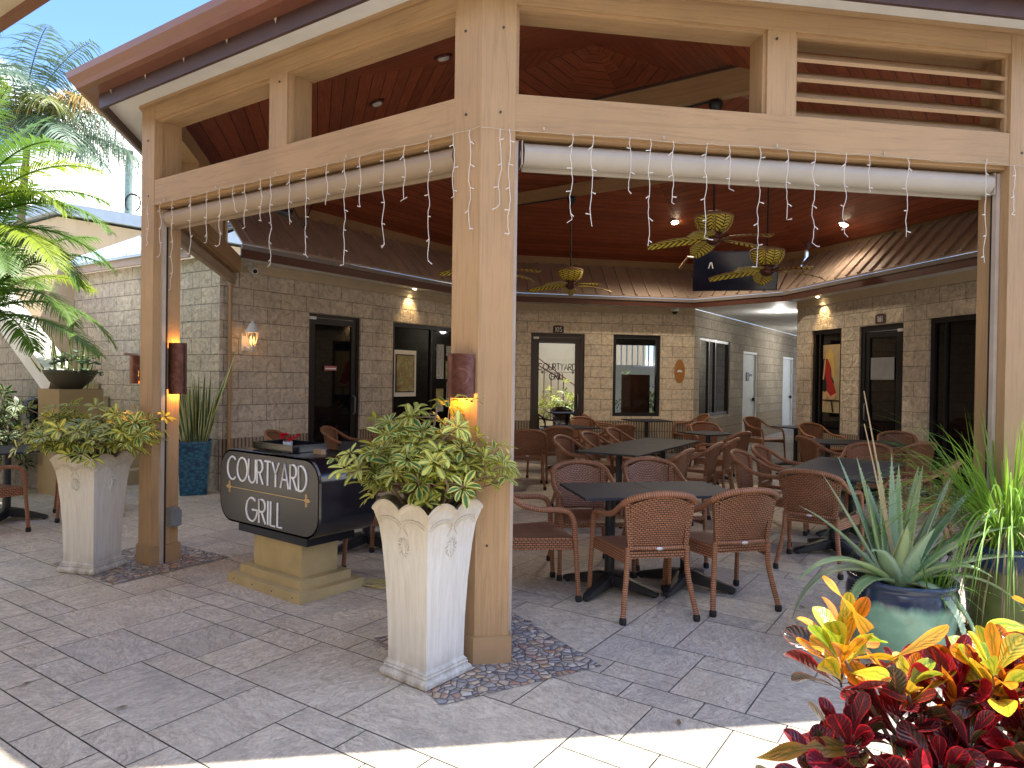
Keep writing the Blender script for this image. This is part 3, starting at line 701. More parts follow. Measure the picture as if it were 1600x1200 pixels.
for s0, s1 in ((3.62, 4.95), (7.83, 9.2)):
    m = M().mat('white_metal'); wbox(m, C2, 34, s0, s1, 2.19, 2.25, .01, .1, D(124)); wbox(m, C2, 34, s0, s0 + .06, 0, 2.19, .012, .1, D(124)); wbox(m, C2, 34, s1 - .06, s1, 0, 2.19, .012, .1, D(124)); o = m.build('door', rest); o['label'] = 'pale grey service door along the passage'
    m = M().mat(simple('pale_grey_door', (.42, .45, .43), .4)); wbox(m, C2, 34, s0 + .06, s1 - .06, .01, 2.19, .05, .09, D(124)); m.build('leaf', o)
    m = M().mat('black_iron'); wbox(m, C2, 34, s1 - .3, s1 - .2, .98, 1.06, -.02, .05, D(124)); 
    if s0 < 5: m.build('handle', o); m = M().mat('black_iron'); wbox(m, C2, 34, s0 + .45, s0 + .7, 1.5, 1.72, .035, .05, D(124)); wbox(m, C2, 34, s0 + .69, s0 + .95, 1.62, 1.68, .03, .049, D(124)); m.build('notice_bracket', o)
    else: m.build('handle', o)
# exterior wall left of the post, faces the camera side
WX = V((-3.715, 8.85, 0)); nx = D(214)
m = M(); wall(m, WX, -56, 3.95, 3.02, [], 'block_cream', .2, nx, base=None, s0=.02)
wall(m, W0, 34, .1, 2.97, [], 'block', .1, ns, s0=-.06); m.build('wall', rest)
m = M().mat('taupe_metal'); wbox(m, WX, -56, .5, 4.2, 3.0, 3.13, -.16, -.12, nx); m.build('fascia', rest)
m = M().mat('blue_metal'); p = [WX + D(-56) * .4 - D(34) * .2 + V((0, 0, 3.14)), WX + D(-56) * 4.3 - D(34) * .2 + V((0, 0, 3.14))]; q = [a + D(34) * 1.5 + V((0, 0, .78)) for a in p]
m.face([p[0], p[1], q[1], q[0]]); m.face([a - V((0, 0, .04)) for a in (q[0], q[1], p[1], p[0])]); m.face([p[0], p[1], p[1] - V((0, 0, .04)), p[0] - V((0, 0, .04))])
for k in range(11):
    a = p[0] + (p[1] - p[0]) * (k / 10); m.bar(a + V((0, 0, .012)), a + D(34) * 1.5 + V((0, 0, .792)), .03, .03)
m.bar(q[0] + V((0, 0, .02)), q[1] + V((0, 0, .02)), .12, .05); m.build('roof', rest)
# dark interior behind the see-through door, open to a bright yard
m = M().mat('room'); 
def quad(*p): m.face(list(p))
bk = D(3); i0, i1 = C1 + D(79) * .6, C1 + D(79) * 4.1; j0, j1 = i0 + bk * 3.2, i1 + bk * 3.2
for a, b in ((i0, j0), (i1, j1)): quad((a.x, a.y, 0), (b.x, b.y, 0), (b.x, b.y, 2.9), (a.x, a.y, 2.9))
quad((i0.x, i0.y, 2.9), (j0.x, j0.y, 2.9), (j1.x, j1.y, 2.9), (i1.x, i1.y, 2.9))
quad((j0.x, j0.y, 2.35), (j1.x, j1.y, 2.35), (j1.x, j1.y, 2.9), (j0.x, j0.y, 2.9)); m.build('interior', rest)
# awning all round the court
m = M().mat('frieze'); bsweep(m, [(-.02, 2.83), (-.02, 2.965), (0.0, 2.965), (0, 2.83)], bch[:3]); m.mat('frieze'); bsweep(m, [(-.035, 2.90), (-.035, 2.965), (-.0205, 2.965), (-.0205, 2.90)], bch[:3]); m.build('frieze', rest)
m = M().mat('soffit'); bsweep(m, [(-.335, 2.968), (0, 2.968), (0, 2.985), (-.335, 2.985)], bch[:4])
e = [C2 + V((0, 0, 2.975)), C3 + V((0, 0, 2.975)), C3 + D(34) * 11.5 + V((0, 0, 2.975)), C2 + D(34) * 11.5 + V((0, 0, 2.975))]; m.face(e); m.build('soffit', rest)
m = M().mat('dark_fascia'); m.mats = []; m.mat(simple('chocolate_band', (.12, .045, .028), .45)); bsweep(m, [(-.355, 2.95), (-.335, 2.95), (-.335, 3.055), (-.355, 3.055)], bch[:4]); m.build('fascia', rest)
m = M().mat('grey_metal'); bsweep(m, [(-.375, 3.055), (-.33, 3.055), (-.33, 3.115), (-.375, 3.115)], bch[:4]); m.build('drip_edge', rest)
def awning(ch, s0=None):
    m = M().mat('taupe_metal'); bsweep(m, [(-.37, 3.118), (.275, 3.80), (.275, 3.83), (-.37, 3.148)], ch)
    lo = [p for p in (miter(ch, -.37 * SG, 3.15))]; hi = [p for p in (miter(ch, .275 * SG, 3.832))]
    for i in range(len(ch) - 1):
        L = (lo[i + 1] - lo[i]).length; d = (lo[i + 1] - lo[i]).normalized(); n = int(L / .27); up = (hi[i] - lo[i]); up = up - d * up.dot(d)
        s0_, s1_ = (hi[i] - lo[i]).dot(d), L + (hi[i + 1] - lo[i + 1]).dot(d)
        for k in range(-3, n + 4):
            s = (k + .5) * .27
            # clip each rib to the panel between the two hips
            t0, t1 = 0.0, 1.0
            for tt in range(11):
                pass
            def inside(t): return s0_ * t - 1e-6 <= s <= L + (s1_ - L) * t + 1e-6
            ts = [t / 20 for t in range(21) if inside(t / 20)]
            if len(ts) < 2: continue
            a = lo[i] + d * s + up * ts[0]; b = lo[i] + d * s + up * ts[-1]; m.bar(a + V((0, 0, .010)), b + V((0, 0, .010)), .036, .034)
    return m
awning(bch[:4]).build('awning', rest)
m = M().mat('trim_plain'); bsweep(m, [(.24, 3.80), (.30, 3.80), (.30, 3.95), (.24, 3.95)], bch[:4]); m.build('ledger_beam', rest)

right = thing('stone_shop_building', 'rough block building on the right with dark doors and a poster window', 'building', (C3.x, C3.y, 0)); nr_ = D(259)
m = M(); wall(m, C3, 169, 7.2, 2.97, [(.44, 1.24, .62, 2.40), (1.68, 2.62, 0, 2.39), (3.1, 4.7, .1, 2.41)], 'block', .16, nr_); 
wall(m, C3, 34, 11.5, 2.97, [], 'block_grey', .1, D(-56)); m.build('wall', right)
unit(right, C3, 169, .44, 1.24, .62, 2.40, 'window', mull=(.62,), n=nr_); unit(right, C3, 169, 1.68, 2.62, 0, 2.39, 'door', n=nr_, handle='L', fw=.09); unit(right, C3, 169, 3.1, 4.7, .1, 2.41, 'window', mull=(3.35,), n=nr_)
rch = [C3, RC, RC + D(169) * 2.6]
m = M().mat('frieze'); bsweep(m, [(-.02, 2.83), (-.02, 2.965), (0, 2.965), (0, 2.83)], rch); m.build('frieze', right)
m = M().mat('soffit'); bsweep(m, [(-.335, 2.968), (0, 2.968), (0, 2.985), (-.335, 2.985)], rch); m.build('soffit', right)
# the awning pieces of this wing start on the mitre shared with the first building
def sub(prof_lo, z): return miter(bch, prof_lo * SG, z)
def wing(profile, mat, name, closed=True):
    m = M().mat(mat); cols = [[miter(bch, o * SG, z)[3], miter(bch, o * SG, z)[4] + D(169) * 2.4] for o, z in profile]; k = len(cols)
    for j in range(k): a, b = cols[j], cols[(j + 1) % k]; m.face([a[0], a[1], b[1], b[0]])
    return m
wing([(-.355, 2.95), (-.335, 2.95), (-.335, 3.055), (-.355, 3.055)], bpy.data.materials['chocolate_band'], 'fascia').build('fascia', right)
wing([(-.375, 3.055), (-.33, 3.055), (-.33, 3.115), (-.375, 3.115)], 'grey_metal', '').build('drip_edge', right)
m = wing([(-.37, 3.118), (.275, 3.80), (.275, 3.83), (-.37, 3.148)], 'taupe_metal', '')
lo, hi = miter(bch, -.37 * SG, 3.15)[3], miter(bch, .275 * SG, 3.832)[3]; d = (miter(bch, 0, 0)[4] - miter(bch, 0, 0)[3]).normalized(); up = (hi - lo); sh = up.dot(d); up = up - d * sh
for k in range(-2, 26):
    s = (k + .5) * .27
    t0 = max(0, s / sh if sh < 0 and s < 0 else 0)
    if s < sh and sh < 0: continue
    if s > 0 and sh > 0 and s < sh: t1 = s / sh
    else: t1 = 1
    a = lo + d * s + up * t0; b = lo + d * s + up * t1
    if (b - a).length > .05: m.bar(a + V((0, 0, .010)), b + V((0, 0, .010)), .036, .034)
m.build('awning', right)
wing([(.24, 3.80), (.30, 3.80), (.30, 3.95), (.24, 3.95)], 'trim_plain', '').build('ledger_beam', right)

# things fixed to the walls ---------------------------------------------------
def wp(P, bear, s, z, off, n):  # point on wall, off = proud distance
    p = P + D(bear) * s + n * off; return V((p.x, p.y, z))
m = M().mat('tvframe'); m.mats = []; m.mat(simple('pink_notice', (.45, .12, .12), .4)); wbox(m, W0, 34, 1.68, 1.92, 1.57, 1.635, -.058 + .06, .004 + .06, ns)
nb = M().mat(simple('pink_door_notice', (.42, .13, .13), .4)); c = wp(W0, 34, 1.80, 1.60, -.040, ns); nb.frame(c, D(34), ns, (0, 0, 1), .24, .006, .07); nb.mat('letter'); c = wp(W0, 34, 1.80, 1.595, -.036, ns); nb.frame(c, D(34), ns, (0, 0, 1), .2, .002, .02)
tag(nb.build('door_notice'), 'small pink notice stuck on the black door left of the tables', 'notice')
fp = thing('framed_poster', 'framed food print in a white mat leaning in the black window', 'poster', wp(W0, 34, 3.42, 1.15, -.05, ns))
m = M().mat('white_cap'); m.frame(wp(W0, 34, 3.42, 1.545, -.052, ns), D(34), ns, (0, 0, 1), .56, .02, .78); m.build('mat', fp)
m = M().mat('black_frame'); m.frame(wp(W0, 34, 3.42, 1.545, -.039, ns), D(34), ns, (0, 0, 1), .46, .008, .64); m.build('frame', fp)
m = M().mat('print'); m.frame(wp(W0, 34, 3.42, 1.545, -.033, ns), D(34), ns, (0, 0, 1), .42, .006, .60); m.build('print', fp)
for i, (s, z, w_, h_, mt, lb) in enumerate(((4.36, 1.77, .2, .62, 'notice', 'tall narrow printed notice in the black window'), (4.68, 1.97, .3, .18, 'notice', 'small wide printed notice at the top of the black window'), (4.62, 1.62, .2, .32, 'print', 'small colour flyer in the black window by the post'), (4.36, 1.2, .2, .16, 'print', 'small colour flyer low in the black window'), (4.36, .98, .2, .22, 'notice', 'lowest white printed notice in the black window'), (4.68, 1.22, .26, .36, 'notice', 'large white lettered notice in the black window by the post'))):
    m = M().mat(mt); m.frame(wp(W0, 34, s, z, -.062, ns), D(34), ns, (0, 0, 1), w_, .008, h_); tag(m.build('window_notice'), lb, 'notice', 'notices in the black window')
# numbers over the doors
def plaque(P, bear, s, z, n, txt, label):
    r = D(bear) if True else None; right_ = V((0, 0, 1)).cross(-n) * -1
    rv = -n.cross(V((0, 0, 1))) * -1; rv = V((0, 0, 1)).cross(n)
    m = M().mat('dark_fascia'); c = wp(P, bear, s, z, .008, n); o = [c + rv * x + V((0, 0, y)) for x, y in [(-.11, -.07), (.11, -.07), (.11, .05)] + [(.11 * cos(radians(a)), .05 + .03 * sin(radians(a))) for a in range(20, 180, 20)] + [(-.11, .05)]]
    m.face(o); m.face([p - n * .016 for p in reversed(o)])
    for k in range(len(o)): m.face([o[k], o[k] - n * .016, o[(k + 1) % len(o)] - n * .016, o[(k + 1) % len(o)]])
    ob = M(); pl = m.build('number_plaque'); tag(pl, label, 'number plaque', 'number plaques over the doors')
    t = M().mat('letter'); text(t, txt, c + n * .006 + V((0, 0, -.045)), rv, V((0, 0, 1)), .085, .007, .22, 1, True); t.build('number', pl, local=False)
plaque(C1, 79, 1.5, 2.47, D(169), '105', 'dark plaque reading 105 above the lettered glass door')
plaque(C3, 169, 2.15, 2.48, nr_, '161', 'dark plaque reading 161 above the dark door on the right')
# oval plaque
ov = M().mat('oval_wood'); c = wp(C1, 79, 4.08, 1.68, .012, D(169)); rv = V((0, 0, 1)).cross(D(169)); o = [c + rv * (.115 * cos(2 * pi * k / 24)) + V((0, 0, .24 * sin(2 * pi * k / 24))) for k in range(24)]; o2 = [p - D(169) * .02 for p in o]
ov.face(o); 
for k in range(24): ov.face([o[k], o2[k], o2[(k + 1) % 24], o[(k + 1) % 24]])
opl = tag(ov.build('oval_plaque'), 'orange brown oval wooden plaque by the corner of the passage', 'plaque')
t = M().mat('letter'); cc = c + D(169) * .004; t.face([cc + rv * (.06 * cos(radians(a))) + V((0, 0, .05 * sin(radians(a)) - .02)) for a in range(0, 181, 20)]); t.build('emblem', opl)
# lettering on the glass door
rv = V((0, 0, 1)).cross(D(169)); ld = tag(M().mat('dark_letter').__class__().build('x') if False else bpy.data.objects.new('door_lettering', None), 'dark lettering reading COURTYARD GRILL on the glass door', 'lettering'); col.objects.link(ld); ld.location = wp(C1, 79, 1.5, 1.5, -.06, D(169))
t = M().mat('dark_letter'); text(t, 'COURTYARD', wp(C1, 79, 1.5, 1.66, -.062, D(169)), rv, V((0, 0, 1)), .13, .009, .13, .86, True); t.build('word', ld)
t = M().mat('dark_letter'); text(t, 'GRILL', wp(C1, 79, 1.5, 1.47, -.062, D(169)), rv, V((0, 0, 1)), .13, .009, .13, .9, True); t.build('word', ld)
t = M().mat('dark_letter'); a = wp(C1, 79, 1.2, 1.62, -.062, D(169)); b = wp(C1, 79, 1.83, 1.62, -.062, D(169)); t.tube([a, b], .005, 5)
for q in (a, b): t.frame(q, rv, D(169), (0, 0, 1), .02, .004, .06); t.frame(q, rv, D(169), (0, 0, 1), .05, .0035, .02)
t.build('rule', ld)
# poster of a seated woman (plain generic figure) in the right hand window
pu = thing('window_poster', 'tall poster of a seated blonde figure in red in the right window', 'poster', wp(C3, 169, .96, .98, -.05, nr_)); rv = V((0, 0, 1)).cross(nr_)
def pic(pts, mat, off, name):
    m = M().mat(mat); cc = wp(C3, 169, .94, 0, off, nr_); m.face([cc + rv * x + V((0, 0, z)) for x, z in pts]); return m.build(name, pu)
m = M().mat(simple('poster_paper', (.42, .34, .20), .5)); m.frame(wp(C3, 169, .94, 1.56, -.062, nr_), D(169), nr_, (0, 0, 1), .5, .01, 1.16); m.build('paper', pu)
pic([(-.25, 1.35), (-.25, 1.9), (-.04, 1.9), (-.02, 1.6), (.06, 1.5), (-.1, 1.3)], 'black_frame', -.055, 'backdrop')
pic([(-.13, 1.98), (-.10, 2.06), (-.02, 2.06), (.03, 1.98), (.06, 1.78), (.08, 1.6), (.02, 1.58), (-.03, 1.75), (-.12, 1.82)], simple('blonde_print', (.58, .40, .12), .6), -.053, 'hair')
pic([(-.17, 1.86), (-.12, 1.90), (-.04, 1.78), (-.03, 1.6), (.05, 1.46), (.12, 1.32), (-.02, 1.24), (-.12, 1.34), (-.14, 1.5), (-.19, 1.7)], 'red', -.051, 'dress')
pic([(-.14, 1.36), (-.02, 1.26), (.12, 1.32), (.16, 1.36), (.10, 1.24), (-.02, 1.18), (-.12, 1.28), (-.18, 1.12), (-.23, 1.1), (-.2, 1.3)], 'skin', -.049, 'legs')
pic([(-.16, 1.9), (-.2, 1.88), (-.22, 1.7), (-.24, 1.55), (-.21, 1.54), (-.18, 1.7)], 'skin', -.048, 'arm')
pic([(-.12, 2.0), (-.16, 2.0), (-.17, 1.95), (-.15, 1.9), (-.10, 1.9)], 'skin', -.047, 'face')
pic([(-.25, 1.2), (.2, 1.2), (.2, 1.18), (.02, 1.18), (.06, .99), (.03, .99), (-.02, 1.18), (-.25, 1.18)], 'black_frame', -.046, 'stool')
# white curtain band seen in the right door
m = M().mat(simple('pale_blind', (.26, .27, .28), .7)); m.frame(wp(C3, 169, 2.14, 1.72, -.052, nr_), D(169), nr_, (0, 0, 1), .5, .006, .34); tag(m.build('window_blind'), 'pale striped blind hanging inside the dark door on the right', 'blind')

# ------------------------------------------------------------------ roller shades, fairy lights
def roller(P, d, inn, s0, s1, mat, label, z=2.70):
    t = thing('roller_shade', label, 'roller shade', (P + d * ((s0 + s1) / 2)) + V((0, 0, z)), 0, 'rolled up shades under the beams')
    a = P + d * s0 + inn * .11 + V((0, 0, z)); b = P + d * s1 + inn * .11 + V((0, 0, z))
    m = M().mat(mat); n = 20; prof = []
    for k in range(n):
        an = 2 * pi * k / n; r = .062 + .003 * (k < 3)
        prof.append((r * cos(an), r * sin(an)))
    # roll with the loose edge and hem hanging off its front
    rows = [[e + inn * -x + V((0, 0, zz)) for x, zz in prof] for e in (a, b)]; L = (b - a).length
    m.smooth = True; m.grid([[r0, r1] for r0, r1 in zip(*rows)] + [[rows[0][0], rows[1][0]]], None); m.smooth = False
    m.face(rows[0]); m.face(list(reversed(rows[1]))); m.build('fabric_roll', t)
    m = M().mat(mat); m.bar(a + inn * .045 + V((0, 0, -.06)), b + inn * .045 + V((0, 0, -.06)), .016, .03); m.tube([a - inn * .0625 + V((0, 0, .005)), b - inn * .0625 + V((0, 0, .005))], .002, 5); m.build('hem_bar', t)
    for e, sg in ((a, -1), (b, 1)):
        m = M().mat('galv'); m.frame(e + d * sg * .012, d, inn, (0, 0, 1), .006, .10, .13); m.tube([e, e + d * sg * .02], .024, 10); m.build('end_bracket', t)
roller(P0, D(-56), D(34), PW + .05, LA - PW - .05, 'shade_fabric', 'rolled taupe fabric shade under the left beam above the lettered sign')
roller(P0, D(81), D(-9), PW + .06, LB - PW - .05, 'shade_fabric_light', 'rolled pale fabric shade under the right beam above the nearest tables')
roller(L1, dC, iC, PW + .05, LC - .12, 'shade_fabric', 'rolled taupe shade running from the left post back to the stone wall')
m = M().mat('shade_fabric'); 

def fairy(P, d, out, strands, s_end, label, rnd):
    """strands: (s, zlow)"""
    t = thing('string_lights', label, 'string lights', P + V((0, 0, 2.8)), 0, 'icicle string lights along the beams')
    m = M().mat('wire'); pts = []; N = 60
    for k in range(N + 1):
        s = s_end * k / N; z = 2.80 - .012 * abs(sin(s * 4.2)) - .01 * rnd.random(); q = P + d * s + out * (.012 + .006 * rnd.random()); pts.append(V((q.x, q.y, z)))
    m.mats = []; m.mat(MT.setdefault('wire_tan', simple('tan_wire', (.50, .42, .30), .6))); m.tube(pts, .0019, 5); 
    for k in range(5):
        q = P + d * (s_end * (k + .5) / 5) + out * .012; m.frame((q.x, q.y, 2.805), d, out, (0, 0, 1), .009, .008, .016)
    m.build('main_wire', t)
    for s, zl in strands:
        m = M().mat('wire'); z = 2.79; x = s; pts = []; ph = rnd.uniform(0, 6); st = .03; k = 0
        while z > zl:
            q = P + d * (x + .0045 * sin(ph + k * .8) + .004 * rnd.uniform(-1, 1)) + out * (.014 + .005 * sin(k)); pts.append(V((q.x, q.y, z))); z -= st; k += 1
        q = P + d * (x + rnd.uniform(-.03, .03)) + out * .015; pts.append(V((q.x, q.y, zl)))
        m.tube(pts, .0021, 5)
        for k in range(2, len(pts), 4):
            sg = rnd.choice((-1, 1)); b = pts[k]; e = b + d * sg * rnd.uniform(.016, .028) + V((0, 0, rnd.uniform(-.022, .008))); m.tube([b, e], [.0021, .0036], 5)
        m.build('strand', t)
    return t
rf = random.Random(11)
sL = [(.34, 2.13), (.68, 2.23), (1.0, 2.16), (1.35, 2.23), (1.70, 2.20), (1.97, 2.49), (.87, 2.49), (.52, 2.48), (1.16, 2.54), (1.51, 2.46), (1.80, 2.52), (2.10, 2.62), (2.42, 2.43), (2.62, 2.35), (2.86, 2.13), (2.26, 2.39), (.17, 2.45), (.06, 2.27), (3.02, 2.38), (3.2, 2.5)]
sR = [(.48, 2.32), (.59, 2.31), (.80, 2.51), (.91, 2.22), (1.04, 2.45), (1.23, 2.27), (1.37, 2.54), (1.54, 2.13), (1.71, 2.40), (1.87, 2.26), (2.06, 2.32), (2.21, 2.58), (2.45, 2.34), (2.96, 2.21), (.10, 2.38), (.15, 2.24), (3.15, 2.5)]
fairy(P0, D(-56), D(214), sL, LA - .02, 'white icicle string lights hanging along the left beam above the lettered sign', rf)
fairy(P0, D(81), D(171), sR, LB - .02, 'white icicle string lights hanging along the right beam above the nearest tables', rf)

# ------------------------------------------------------------------ wall lamps
def point(name, loc, e, c, r=.03, parent=None):
    l = bpy.data.lights.new(name, 'POINT'); l.energy = e; l.color = c; l.shadow_soft_size = r; o = bpy.data.objects.new(name, l); col.objects.link(o)
    if parent is not None: o.location = world_of(parent).inverted() @ V(loc); o.parent = parent
    else: o.location = loc
    return o
def sconce(P, d, out, s, z0, z1, label, up=False, r=.078):
    c = P + d * s; t = thing('wall_lamp', label, 'wall lamp', (c.x, c.y, z0), 0, 'copper half round wall lamps on the posts'); m = M().mat('copper'); m.smooth = True
    n = 14; outer_ = []; inner_ = []
    for k in range(n + 1):
        a = pi * k / n; outer_.append(c + d * (r * cos(a)) + out * (.012 + .085 * sin(a))); inner_.append(c + d * ((r - .004) * cos(a)) + out * (.012 + .081 * sin(a)))
    m.grid([[V((p.x, p.y, z0)) for p in outer_], [V((p.x, p.y, z1)) for p in outer_]]); m.grid([[V((p.x, p.y, z1)) for p in inner_], [V((p.x, p.y, z0)) for p in inner_]])
    m.smooth = False; m.grid([[V((p.x, p.y, z1)) for p in outer_], [V((p.x, p.y, z1)) for p in inner_]]); m.grid([[V((p.x, p.y, z0)) for p in inner_], [V((p.x, p.y, z0)) for p in outer_]]); m.build('copper_shade', t)
    m = M().mat('copper'); m.frame(V((c.x, c.y, (z0 + z1) / 2)) + out * .006, d, out, (0, 0, 1), 2 * r - .01, .012, (z1 - z0) * .8); m.build('back_plate', t)
    b = V((c.x, c.y, z0 + .08)) + out * .05; m = M().mat('amber'); m.lathe([(.001, -.03), (.02, -.02), (.024, 0), (.02, .02), (.001, .03)], b, 10); m.build('bulb', t)
    point('lamp_light', V((c.x, c.y, z0 + .015)) + out * .05, 1.0, (1, .42, .07), .02, t)
    if up: 
        point('lamp_light', V((c.x, c.y, z1 - .015)) + out * .05, .5, (1, .42, .07), .02, t)
sconce(P0, D(-56), D(214), .09, 1.39, 1.62, 'copper half round lamp glowing amber on the centre post above the variegated plant')
sconce(L1, D(-11), D(259), .075, 1.41, 1.63, 'short copper lamp on the outer side of the left post', r=.075)
Lq = L1 + D(124) * PW + D(34) * .16
sconce(Lq + D(34) * .03, D(34), D(124), .0, 1.33, 1.735, 'tall copper lamp on the inner side of the left post', True, .068)
# carriage lantern
lp = wp(W0, 34, .30, 1.82, 0, ns)
t = thing('wall_lantern', 'white carriage lantern with flame bulbs on the left stone wall', 'wall lamp', lp)
m = M().mat('white_metal'); m.frame(lp + ns * .01 + V((0, 0, .08)), D(34), ns, (0, 0, 1), .11, .02, .20); m.build('back_plate', t)
lc = lp + ns * .17
m = M().mat('white_metal'); m.tube([lp + ns * .01 + V((0, 0, .05)), lp + ns * .07 + V((0, 0, .02)), lp + ns * .14 + V((0, 0, .0)), lc + V((0, 0, .03))], .013); m.lathe([(.001, -.04), (.02, -.035), (.018, 0), (.035, .02), (.04, .035), (.001, .036)], lc, 14); m.build('arm', t)
m = M().mat('clear_glass'); m.lathe([(.038, .04), (.055, .10), (.072, .17), (.078, .22)], lc, 6); m.build('glass', t)
for k in range(6):
    a = 2 * pi * k / 6; m = M().mat('white_metal'); m.tube([lc + V((cos(a) * r, sin(a) * r, z)) for r, z in ((.040, .035), (.058, .10), (.075, .17), (.081, .225))], .005, 5); m.build('rib', t)
m = M().mat('white_metal'); m.lathe([(.10, .215), (.092, .235), (.06, .28), (.045, .32), (.02, .345), (.012, .36), (.014, .372), (.001, .385)], lc, 16); m.lathe([(.10, .215), (.001, .22)], lc, 16); m.build('cap', t)
m = M().mat('flame')
for dx in (-.018, .018): m.lathe([(.001, .06), (.012, .08), (.016, .11), (.009, .15), (.001, .17)], lc + V((dx, 0, 0)), 8)
m.build('bulbs', t); point('lamp_light', lc + V((0, 0, .12)), .5, (1, .5, .18), .04, t)
# soffit spots that wash the walls
def wash(P, bear, s, n, e=6):
    c = P + D(bear) * s + n * .13; t = thing('soffit_spotlight', 'recessed soffit light with a warm pool ' + ('above the food print window on the left' if bear == 34 else 'above the seated figure poster on the right'), 'spotlight', (c.x, c.y, 2.955), 0, 'recessed lights over the walls')
    m = M().mat('white_metal'); m.lathe([(.05, 0), (.05, .012), (.034, .012), (.034, .004), (.03, -.002)], (c.x, c.y, 2.953), 16); m.build('ring', t); m = M().mat('lamp_on'); m.lathe([(.001, .006), (.03, .006)], (c.x, c.y, 2.953), 12); m.build('lens', t)
    l = bpy.data.lights.new('wash_light', 'SPOT'); l.energy = e; l.color = (1, .66, .30); l.spot_size = radians(75); l.spot_blend = .8; l.shadow_soft_size = .02; o = bpy.data.objects.new('wash_light', l); col.objects.link(o)
    o.parent = t; o.location = (0, 0, -.02); o.rotation_euler = (V((0, 0, 1)) + n * .35).normalized().to_track_quat('Z', 'Y').to_euler()
wash(W0, 34, 3.45, ns, 8); wash(C3, 169, .78, nr_, 8)

t = thing('passage_downlight', 'round lit downlight in the white passage ceiling', 'downlight', (5.6, 14.6, 2.97), 0)
m = M().mat('white_metal'); m.lathe([(.10, .004), (.10, -.012), (.075, -.014), (.07, 0)], (5.6, 14.6, 2.97), 20); m.build('ring', t); m = M().mat('lamp_on'); m.lathe([(.001, -.002), (.072, -.002)], (5.6, 14.6, 2.97), 16); m.build('lens', t); point('lamp_light', (5.6, 14.6, 2.80), 11, (1, .95, .88), .08, t)
t = thing('passage_downlight', 'added unseen lamp deep in the passage ceiling', 'downlight', (8.6, 18.8, 2.97), 0)  # added lamp, hidden from the camera, brightens the passage
m = M().mat('lamp_on'); m.lathe([(.001, -.002), (.08, -.004), (.09, .004)], (8.6, 18.8, 2.965), 16); m.build('lens', t); point('lamp_light', (8.6, 18.8, 2.80), 26, (1, .97, .92), .08, t)
# downlights in the plank ceiling
def ceil_at(x, y):
    best = None; o = V((x, y, 0))
    for i in range(len(ring)):
        a, b, c = ring[i], ring[(i + 1) % len(ring)], APEX
        v0, v1 = V((b.x - a.x, b.y - a.y)), V((c.x - a.x, c.y - a.y)); v2 = V((x - a.x, y - a.y)); den = v0.x * v1.y - v1.x * v0.y
        u = (v2.x * v1.y - v1.x * v2.y) / den; w_ = (v0.x * v2.y - v2.x * v0.y) / den
        if u >= -1e-6 and w_ >= -1e-6 and u + w_ <= 1 + 1e-6:
            n = (b - a).cross(c - a).normalized(); n = n if n.z < 0 else -n
            return a.z + u * (b.z - a.z) + w_ * (c.z - a.z), n
    return 4.5, V((0, 0, -1))
DL = [(-.69, 6.5, 0, 'unlit white downlight in the dark ceiling nearest the centre post'), (-1.55, 7.74, 0, 'unlit white downlight in the dark ceiling seen through the left clerestory'), (1.57, 11.38, 0, 'unlit downlight in the red ceiling above the small palm leaf fan'), (3.12, 10.92, 1, 'lit downlight in the red ceiling above the largest fan'), (2.96, 12.84, 1, 'lit low downlight left of the hanging television'), (5.22, 11.01, 1, 'lit downlight near the right awning')]
for x, y, on, lb in DL:
    z, n = ceil_at(x, y); c = V((x, y, z)) + n * .012; t = thing('ceiling_downlight', lb, 'downlight', c, 0, 'downlights in the plank ceiling'); q = n.to_track_quat('Z', 'Y').to_matrix()
    def L_(m, prof, nn=18):
        rows = [[c + q @ V((r * cos(2 * pi * k / nn), r * sin(2 * pi * k / nn), h)) for k in range(nn)] for r, h in prof]; m.smooth = True; m.grid(rows, None, True); return m
    L_(M().mat('copper' if not on else 'white_metal'), [(.085, -.012), (.09, .0), (.085, .012), (.062, .012), (.058, 0)]).build('trim_ring', t)
    L_(M().mat('lamp_on' if on else 'lamp_off'), [(.055, -.005), (.055, .02), (.045, .035), (.001, .04)]).build('lamp', t)
    if on: 
        l = bpy.data.lights.new('down_light', 'SPOT'); l.energy = 60 if y > 11.5 or x < 4 else 12; l.color = (1, .84, .64); l.spot_size = radians(150); l.spot_blend = .7; l.shadow_soft_size = .05; o = bpy.data.objects.new('down_light', l); col.objects.link(o); o.parent = t; o.location = n * .06; o.rotation_euler = (-n).to_track_quat('Z', 'Y').to_euler()

